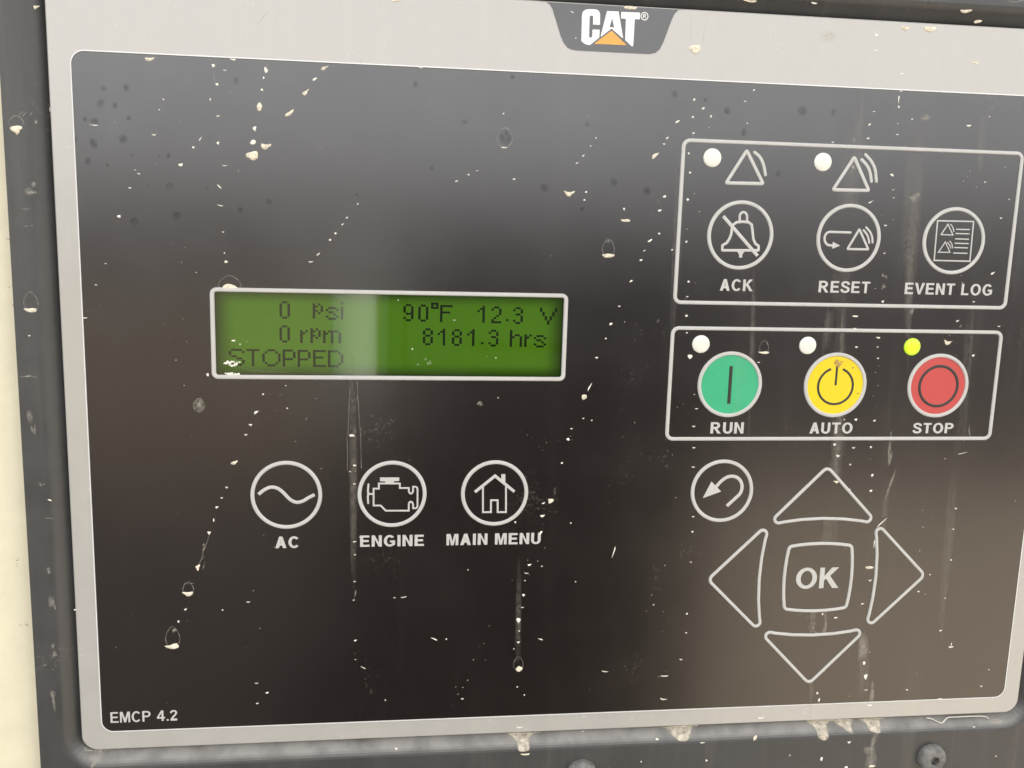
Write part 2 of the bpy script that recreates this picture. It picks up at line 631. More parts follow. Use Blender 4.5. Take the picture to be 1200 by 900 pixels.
def glyphs(s):
    """s = stroke width as a share of the capital height"""
    h = s * 0.9
    G = {}
    G['A'] = ([[(0, 0), (.36 - s * .55, 1), (.36 + s * .55, 1), (.72, 0), (.72 - s * 1.1, 0), (.72 - s * 1.1 - .07, .22), (s * 1.1 + .07, .22), (s * 1.1, 0)],
               [(s * 1.1 + .125, .22 + h), (.595 - s * 1.1, .22 + h), (.36, .80)]], .72)
    G['C'] = ([arc(.37, .5, .37, .515, 38, 322, 22) + arc(.37, .5, .37 - s, .515 - h, 318, 42, 22)], .71)
    G['O'] = ([ell(.39, .5, .39, .515), ell(.39, .5, .39 - s, .515 - h)], .78)
    G['G'] = ([arc(.38, .5, .38, .515, 40, 305, 22) + [(.735, .14), (.735, .53), (.40, .53), (.40, .53 - h), (.735 - s, .53 - h), (.735 - s, .235)]
               + arc(.38, .5, .38 - s, .515 - h, 300, 44, 20)], .76)
    G['E'] = ([[(0, 0), (0, 1), (.60, 1), (.60, 1 - h), (s, 1 - h), (s, .5 + h * .55), (.56, .5 + h * .55), (.56, .5 - h * .45), (s, .5 - h * .45), (s, h), (.62, h), (.62, 0)]], .62)
    G['L'] = ([[(0, 0), (0, 1), (s, 1), (s, h), (.56, h), (.56, 0)]], .56)
    G['I'] = ([[(0, 0), (0, 1), (s, 1), (s, 0)]], s)
    G['T'] = ([[(.31 - s / 2, 0), (.31 - s / 2, 1 - h), (0, 1 - h), (0, 1), (.62, 1), (.62, 1 - h), (.31 + s / 2, 1 - h), (.31 + s / 2, 0)]], .62)
    G['N'] = ([[(0, 0), (0, 1), (s, 1), (.66 - s, .34), (.66 - s, 1), (.66, 1), (.66, 0), (.66 - s, 0), (s, .66), (s, 0)]], .66)
    G['M'] = ([[(0, 0), (0, 1), (s * 1.35, 1), (.4, .34), (.8 - s * 1.35, 1), (.8, 1), (.8, 0), (.8 - s * .92, 0), (.8 - s * .92, .72), (.4 + s * .45, 0), (.4 - s * .45, 0), (s * .92, .72), (s * .92, 0)]], .8)
    G['K'] = ([[(0, 0), (0, 1), (s, 1), (s, .58), (.44, 1), (.70, 1), (.385, .60), (.735, 0), (.50, 0), (.25, .455), (s, .39), (s, 0)]], .735)
    G['V'] = ([[(.26, 0), (-.03, 1), (s * 1.1 - .03, 1), (.34, .27), (.71 - s * 1.1, 1), (.71, 1), (.42, 0)]], .68)
    G['U'] = ([[(0, 1)] + arc(.33, .33, .33, .345, 180, 360, 14) + [(.66, 1), (.66 - s, 1)] + arc(.33, .33, .33 - s, .345 - h, 360, 180, 14) + [(s, 1)]], .66)
    bowl = arc(.38, .71, .28, .29, 90, -90, 10)
    hole = [(s, 1 - h)] + arc(.37, .71, .28 - s * .95, .29 - h, 90, -90, 8) + [(s, .42 + h)]
    G['P'] = ([[(0, 0), (0, 1)] + bowl + [(s, .42), (s, 0)], hole], .66)
    G['R'] = ([[(0, 0), (0, 1)] + bowl[:-1] + [(.47, .41), (.74, 0), (.51, 0), (.29, .39), (s, .39), (s, 0)], hole], .74)
    sp = smooth_path([(.57, .70), (.52, .85), (.33, .925), (.15, .86), (.105, .73), (.17, .60), (.34, .51), (.52, .41), (.575, .26), (.50, .13), (.31, .075), (.12, .145), (.07, .31)], 4)
    G['S'] = ([ribbon(sp, s * .95)], .65)
    G['4'] = ([[(.36, 0), (.36, .23), (0, .23), (0, .40), (.34, 1), (.36 + s, 1), (.36 + s, .38), (.63, .38), (.63, .23), (.36 + s, .23), (.36 + s, 0)], [(.15, .38), (.36, .38), (.36, .76)]], .63)
    two = smooth_path([(.06, .72), (.11, .86), (.28, .925), (.45, .86), (.485, .72), (.40, .54), (.24, .36), (.12, .18)], 4)
    G['2'] = ([ribbon(two, s), [(.02, 0), (.02, h), (.06, .19), (.56, .19), (.56, 0)]], .58)
    G['.'] = ([[(0, 0), (0, s), (s, s), (s, 0)]], s)
    return G


def lettering(sh, text, u0, u1, base, cap, s, d0, d1, gap=.13, space=.3):
    G = glyphs(s)
    width = sum((G[c_][1] if c_ != ' ' else space) for c_ in text) + gap * (len(text) - 1)
    kx = (u1 - u0) / (width * cap)
    x = 0.0
    for i, c_ in enumerate(text):
        if c_ == ' ':
            x += space + gap
            continue
        loops, adv = G[c_]
        fit = lambda l: [(u0 + (x + p[0]) * cap * kx, base - p[1] * cap) for p in l]
        if c_ == '2':
            for k, l in enumerate(loops):
                solid(sh, [fit(l)], d0, d1 + 0.004 * k)
        else:
            solid(sh, [fit(l) for l in loops], d0, d1)
        x += adv + gap
    return sh

# ------------------------------------------------------------------ measured outlines (millimetres on the panel)
ICON={'sine':[[-63.17,28.33],[-61.74,27.18],[-60.17,26.53],[-58.6,26.8],[-57.2,27.88],[-55.49,29.73],[-53.91,30.52],[-52.33,30.2],[-50.9,29.34],[-49.4,28.55]],'eng_body':[[-34.67,31.57],[-34.69,27.12],[-33.36,27.13],[-33.37,25.78],[-28.09,25.82],[-28.08,27.02],[-25.8,27.03],[-25.79,27.94],[-25.57,28.37],[-25.31,28.51],[-24.96,28.37],[-24.71,27.95],[-24.72,26.7],[-24.12,26.71],[-23.72,26.89],[-23.59,27.39],[-23.53,31.81],[-23.66,32.24],[-24.05,32.42],[-24.66,32.41],[-24.67,31.34],[-24.89,30.82],[-25.29,30.63],[-25.59,30.81],[-25.76,31.33],[-25.74,33.03],[-31.6,32.97],[-32.9,31.59]],'eng_cap':[[-33.1,24.17],[-28.25,24.21],[-28.24,25.15],[-29.6,25.18],[-29.6,25.68],[-31.75,25.66],[-31.76,25.21],[-33.09,25.16]],'eng_fan':[[-35.98,25.99],[-36.1,27.73],[-36.02,28.52],[-36.12,29.42],[-36.03,30.93]],'eng_shaft':[[-36.04,28.52],[-34.81,28.53]],'roof':[[-8.84,28.24],[-3.74,23.99],[1.38,28.23]],'chimney':[[-2.16,23.52],[-1.09,23.53],[-1.02,26.16],[-2.11,25.36]],'house':[[-6.82,26.79],[-6.66,33.65],[-4.56,33.68],[-4.64,30.48],[-2.91,30.49],[-2.82,33.7],[-0.64,33.72],[-0.84,26.84]],'slash':[[52.6,-43.52],[62.37,-33.78]],'bell':[[52.95,-34.93],[52.87,-36.16],[54.01,-36.86],[54.69,-38.02],[55.04,-39.16],[55.09,-40.52],[55.36,-41.43],[56.26,-42.09],[57.82,-42.26],[59.35,-42.17],[60.26,-41.56],[60.63,-39.76],[60.96,-37.95],[61.57,-36.82],[62.48,-36.25],[62.56,-35.16]],'bell_loop':[[57.04,-42.47],[56.95,-43.73],[57.28,-44.42],[57.84,-44.66],[58.42,-44.45],[58.85,-43.78],[58.95,-42.52]],'clapper':[[56.78,-34.84],[58.84,-34.79],[58.27,-34.0],[58.33,-33.23],[57.51,-33.21],[57.46,-33.99]],'tri1':[[57.68,-59.89],[52.84,-51.76],[62.54,-51.89]],'arc1':[[59.74,-59.52],[61.24,-58.38],[62.34,-56.43],[62.99,-54.09]],'tri2':[[86.27,-59.27],[81.29,-50.96],[90.96,-51.08]],'arc2':[[88.32,-58.74],[89.97,-57.18],[90.95,-55.36],[91.44,-53.38]],'arc3':[[89.2,-60.02],[90.96,-58.37],[92.16,-56.33],[92.8,-53.42]],'rtri':[[89.29,-41.2],[86.49,-36.05],[92.22,-36.1]],'rarc1':[[90.46,-40.96],[91.35,-40.05],[91.96,-38.99],[92.31,-37.8]],'rarc2':[[91.1,-41.7],[92.2,-40.66],[92.9,-39.42],[93.22,-37.9]],'rarrow':[[87.15,-40.29],[81.26,-40.32],[80.53,-39.98],[80.09,-39.23],[80.04,-38.43],[80.37,-37.58],[81.08,-36.99],[82.43,-36.83]],'rhead':[[82.34,-37.82],[84.42,-36.88],[82.3,-36.03]],'page':[[110.61,-43.94],[120.69,-44.01],[120.86,-33.67],[110.75,-33.66]],'etri1':[[113.59,-43.11],[111.97,-40.4],[115.3,-40.38]],'earc1':[[114.21,-43.17],[114.97,-42.46],[115.5,-41.22]],'etri2':[[113.37,-38.55],[111.73,-35.83],[114.97,-35.86]],'earc2':[[113.93,-38.46],[114.64,-37.74],[115.08,-36.91]],'earc3':[[114.48,-38.83],[115.16,-38.17],[115.62,-36.93]],'line0':[[115.95,-41.86],[119.85,-41.9]],'line1':[[116.0,-40.77],[119.86,-40.81]],'line2':[[116.0,-39.41],[119.87,-39.38]],'line3':[[115.99,-38.26],[119.93,-38.25]],'line4':[[116.03,-37.15],[119.84,-37.13]],'line5':[[115.9,-35.71],[119.89,-35.72]],'runbar':[[57.41,-5.16],[57.44,4.84]],'power':[[84.95,-4.48],[81.72,-0.14],[86.93,4.94],[91.3,-0.19],[88.06,-4.41]],'powerbar':[[86.52,-5.39],[86.62,-0.27]],'stopc':[[110.32,-0.15],[121.19,-0.21],[115.1,-5.52],[116.29,5.25]],'bhead':[[52.0,30.45],[54.11,25.88],[56.95,28.67]],'btail':[[55.23,27.65],[56.87,25.78],[58.28,24.8],[59.74,24.51],[61.24,24.93],[62.33,26.12],[62.69,27.71],[62.32,29.19],[61.33,30.3],[58.83,32.7]],'navup':[[86.4,22.85],[99.96,36.91],[86.21,36.49],[72.71,36.92],[73.57,37.83],[99.06,37.87]],'navleft':[[55.72,53.5],[69.79,39.64],[69.42,53.96],[69.68,67.14],[70.83,40.62],[70.77,66.51]],'navright':[[116.65,53.31],[102.82,39.46],[103.07,53.85],[102.36,67.22],[101.46,40.83],[101.43,66.35]],'navdown':[[85.91,84.1],[99.48,69.67],[86.56,70.14],[72.26,69.88],[98.55,68.8],[73.23,68.74]],'ok':[[77.6,44.36],[94.95,44.77],[77.18,61.85],[94.88,62.17],[86.24,43.89],[85.75,63.13],[76.33,53.49],[95.74,53.29]],'C':[[14.32,-89.91],[14.48,-90.78],[15.12,-91.32],[15.88,-91.46],[17.7,-91.52],[18.38,-91.24],[18.74,-90.5],[18.82,-88.03],[17.12,-88.0],[17.08,-89.79],[16.84,-90.05],[16.42,-90.02],[16.2,-89.74],[16.25,-85.16],[16.49,-84.92],[16.83,-84.97],[17.05,-85.29],[17.04,-86.86],[18.81,-86.91],[18.79,-85.11],[16.62,-83.3],[16.04,-83.25],[15.16,-83.52],[14.41,-84.08]],'A':[[20.4,-91.27],[23.25,-91.34],[24.64,-85.4],[24.55,-85.21],[21.7,-87.33],[19.17,-85.27],[19.12,-85.48]],'Ah':[[21.76,-89.68],[21.2,-87.63],[22.31,-87.6]],'T':[[23.91,-91.28],[28.55,-91.35],[28.55,-89.8],[27.33,-89.77],[27.26,-83.53],[26.88,-83.47],[25.19,-84.85],[25.14,-89.76],[23.94,-89.75]],'tri':[[21.76,-86.85],[25.6,-83.67],[17.57,-83.6]],'reg':[[29.72,-90.58],[30.65,-90.63]],'badge':[[4.76,-92.8],[5.7,-92.53],[6.51,-91.93],[7.13,-90.99],[7.89,-88.93],[9.33,-84.93],[10.19,-83.33],[11.09,-82.39],[12.16,-81.95],[13.56,-81.82],[31.2,-81.85],[32.79,-82.16],[33.91,-83.07],[34.78,-84.88],[36.45,-89.92],[37.14,-91.51],[38.08,-92.48],[39.19,-92.87]]}
LCD={'l1':[[-57.76,-19.89],[-49.79,-19.52],[-46.6,-18.71],[-42.97,-19.87]],'l2':[[-57.83,-14.0],[-52.86,-12.89],[-50.37,-13.39],[-47.32,-12.88]],'l3':[[-70.05,-8.07],[-65.85,-8.06],[-62.05,-8.05],[-57.16,-8.02],[-53.52,-7.98],[-49.77,-7.96],[-46.15,-7.95],[-42.48,-3.77]],'r1':[[-27.63,-19.71],[-23.94,-19.65],[-20.78,-20.18],[-18.51,-19.63],[-9.14,-19.57],[-5.58,-19.5],[-1.82,-16.31],[-0.08,-19.4],[6.74,-19.36]],'r2':[[-22.72,-13.72],[-19.01,-13.7],[-15.43,-13.61],[-11.61,-13.66],[-8.04,-10.39],[-6.18,-13.58],[-0.76,-13.59],[2.97,-12.5],[5.45,-12.38]]}
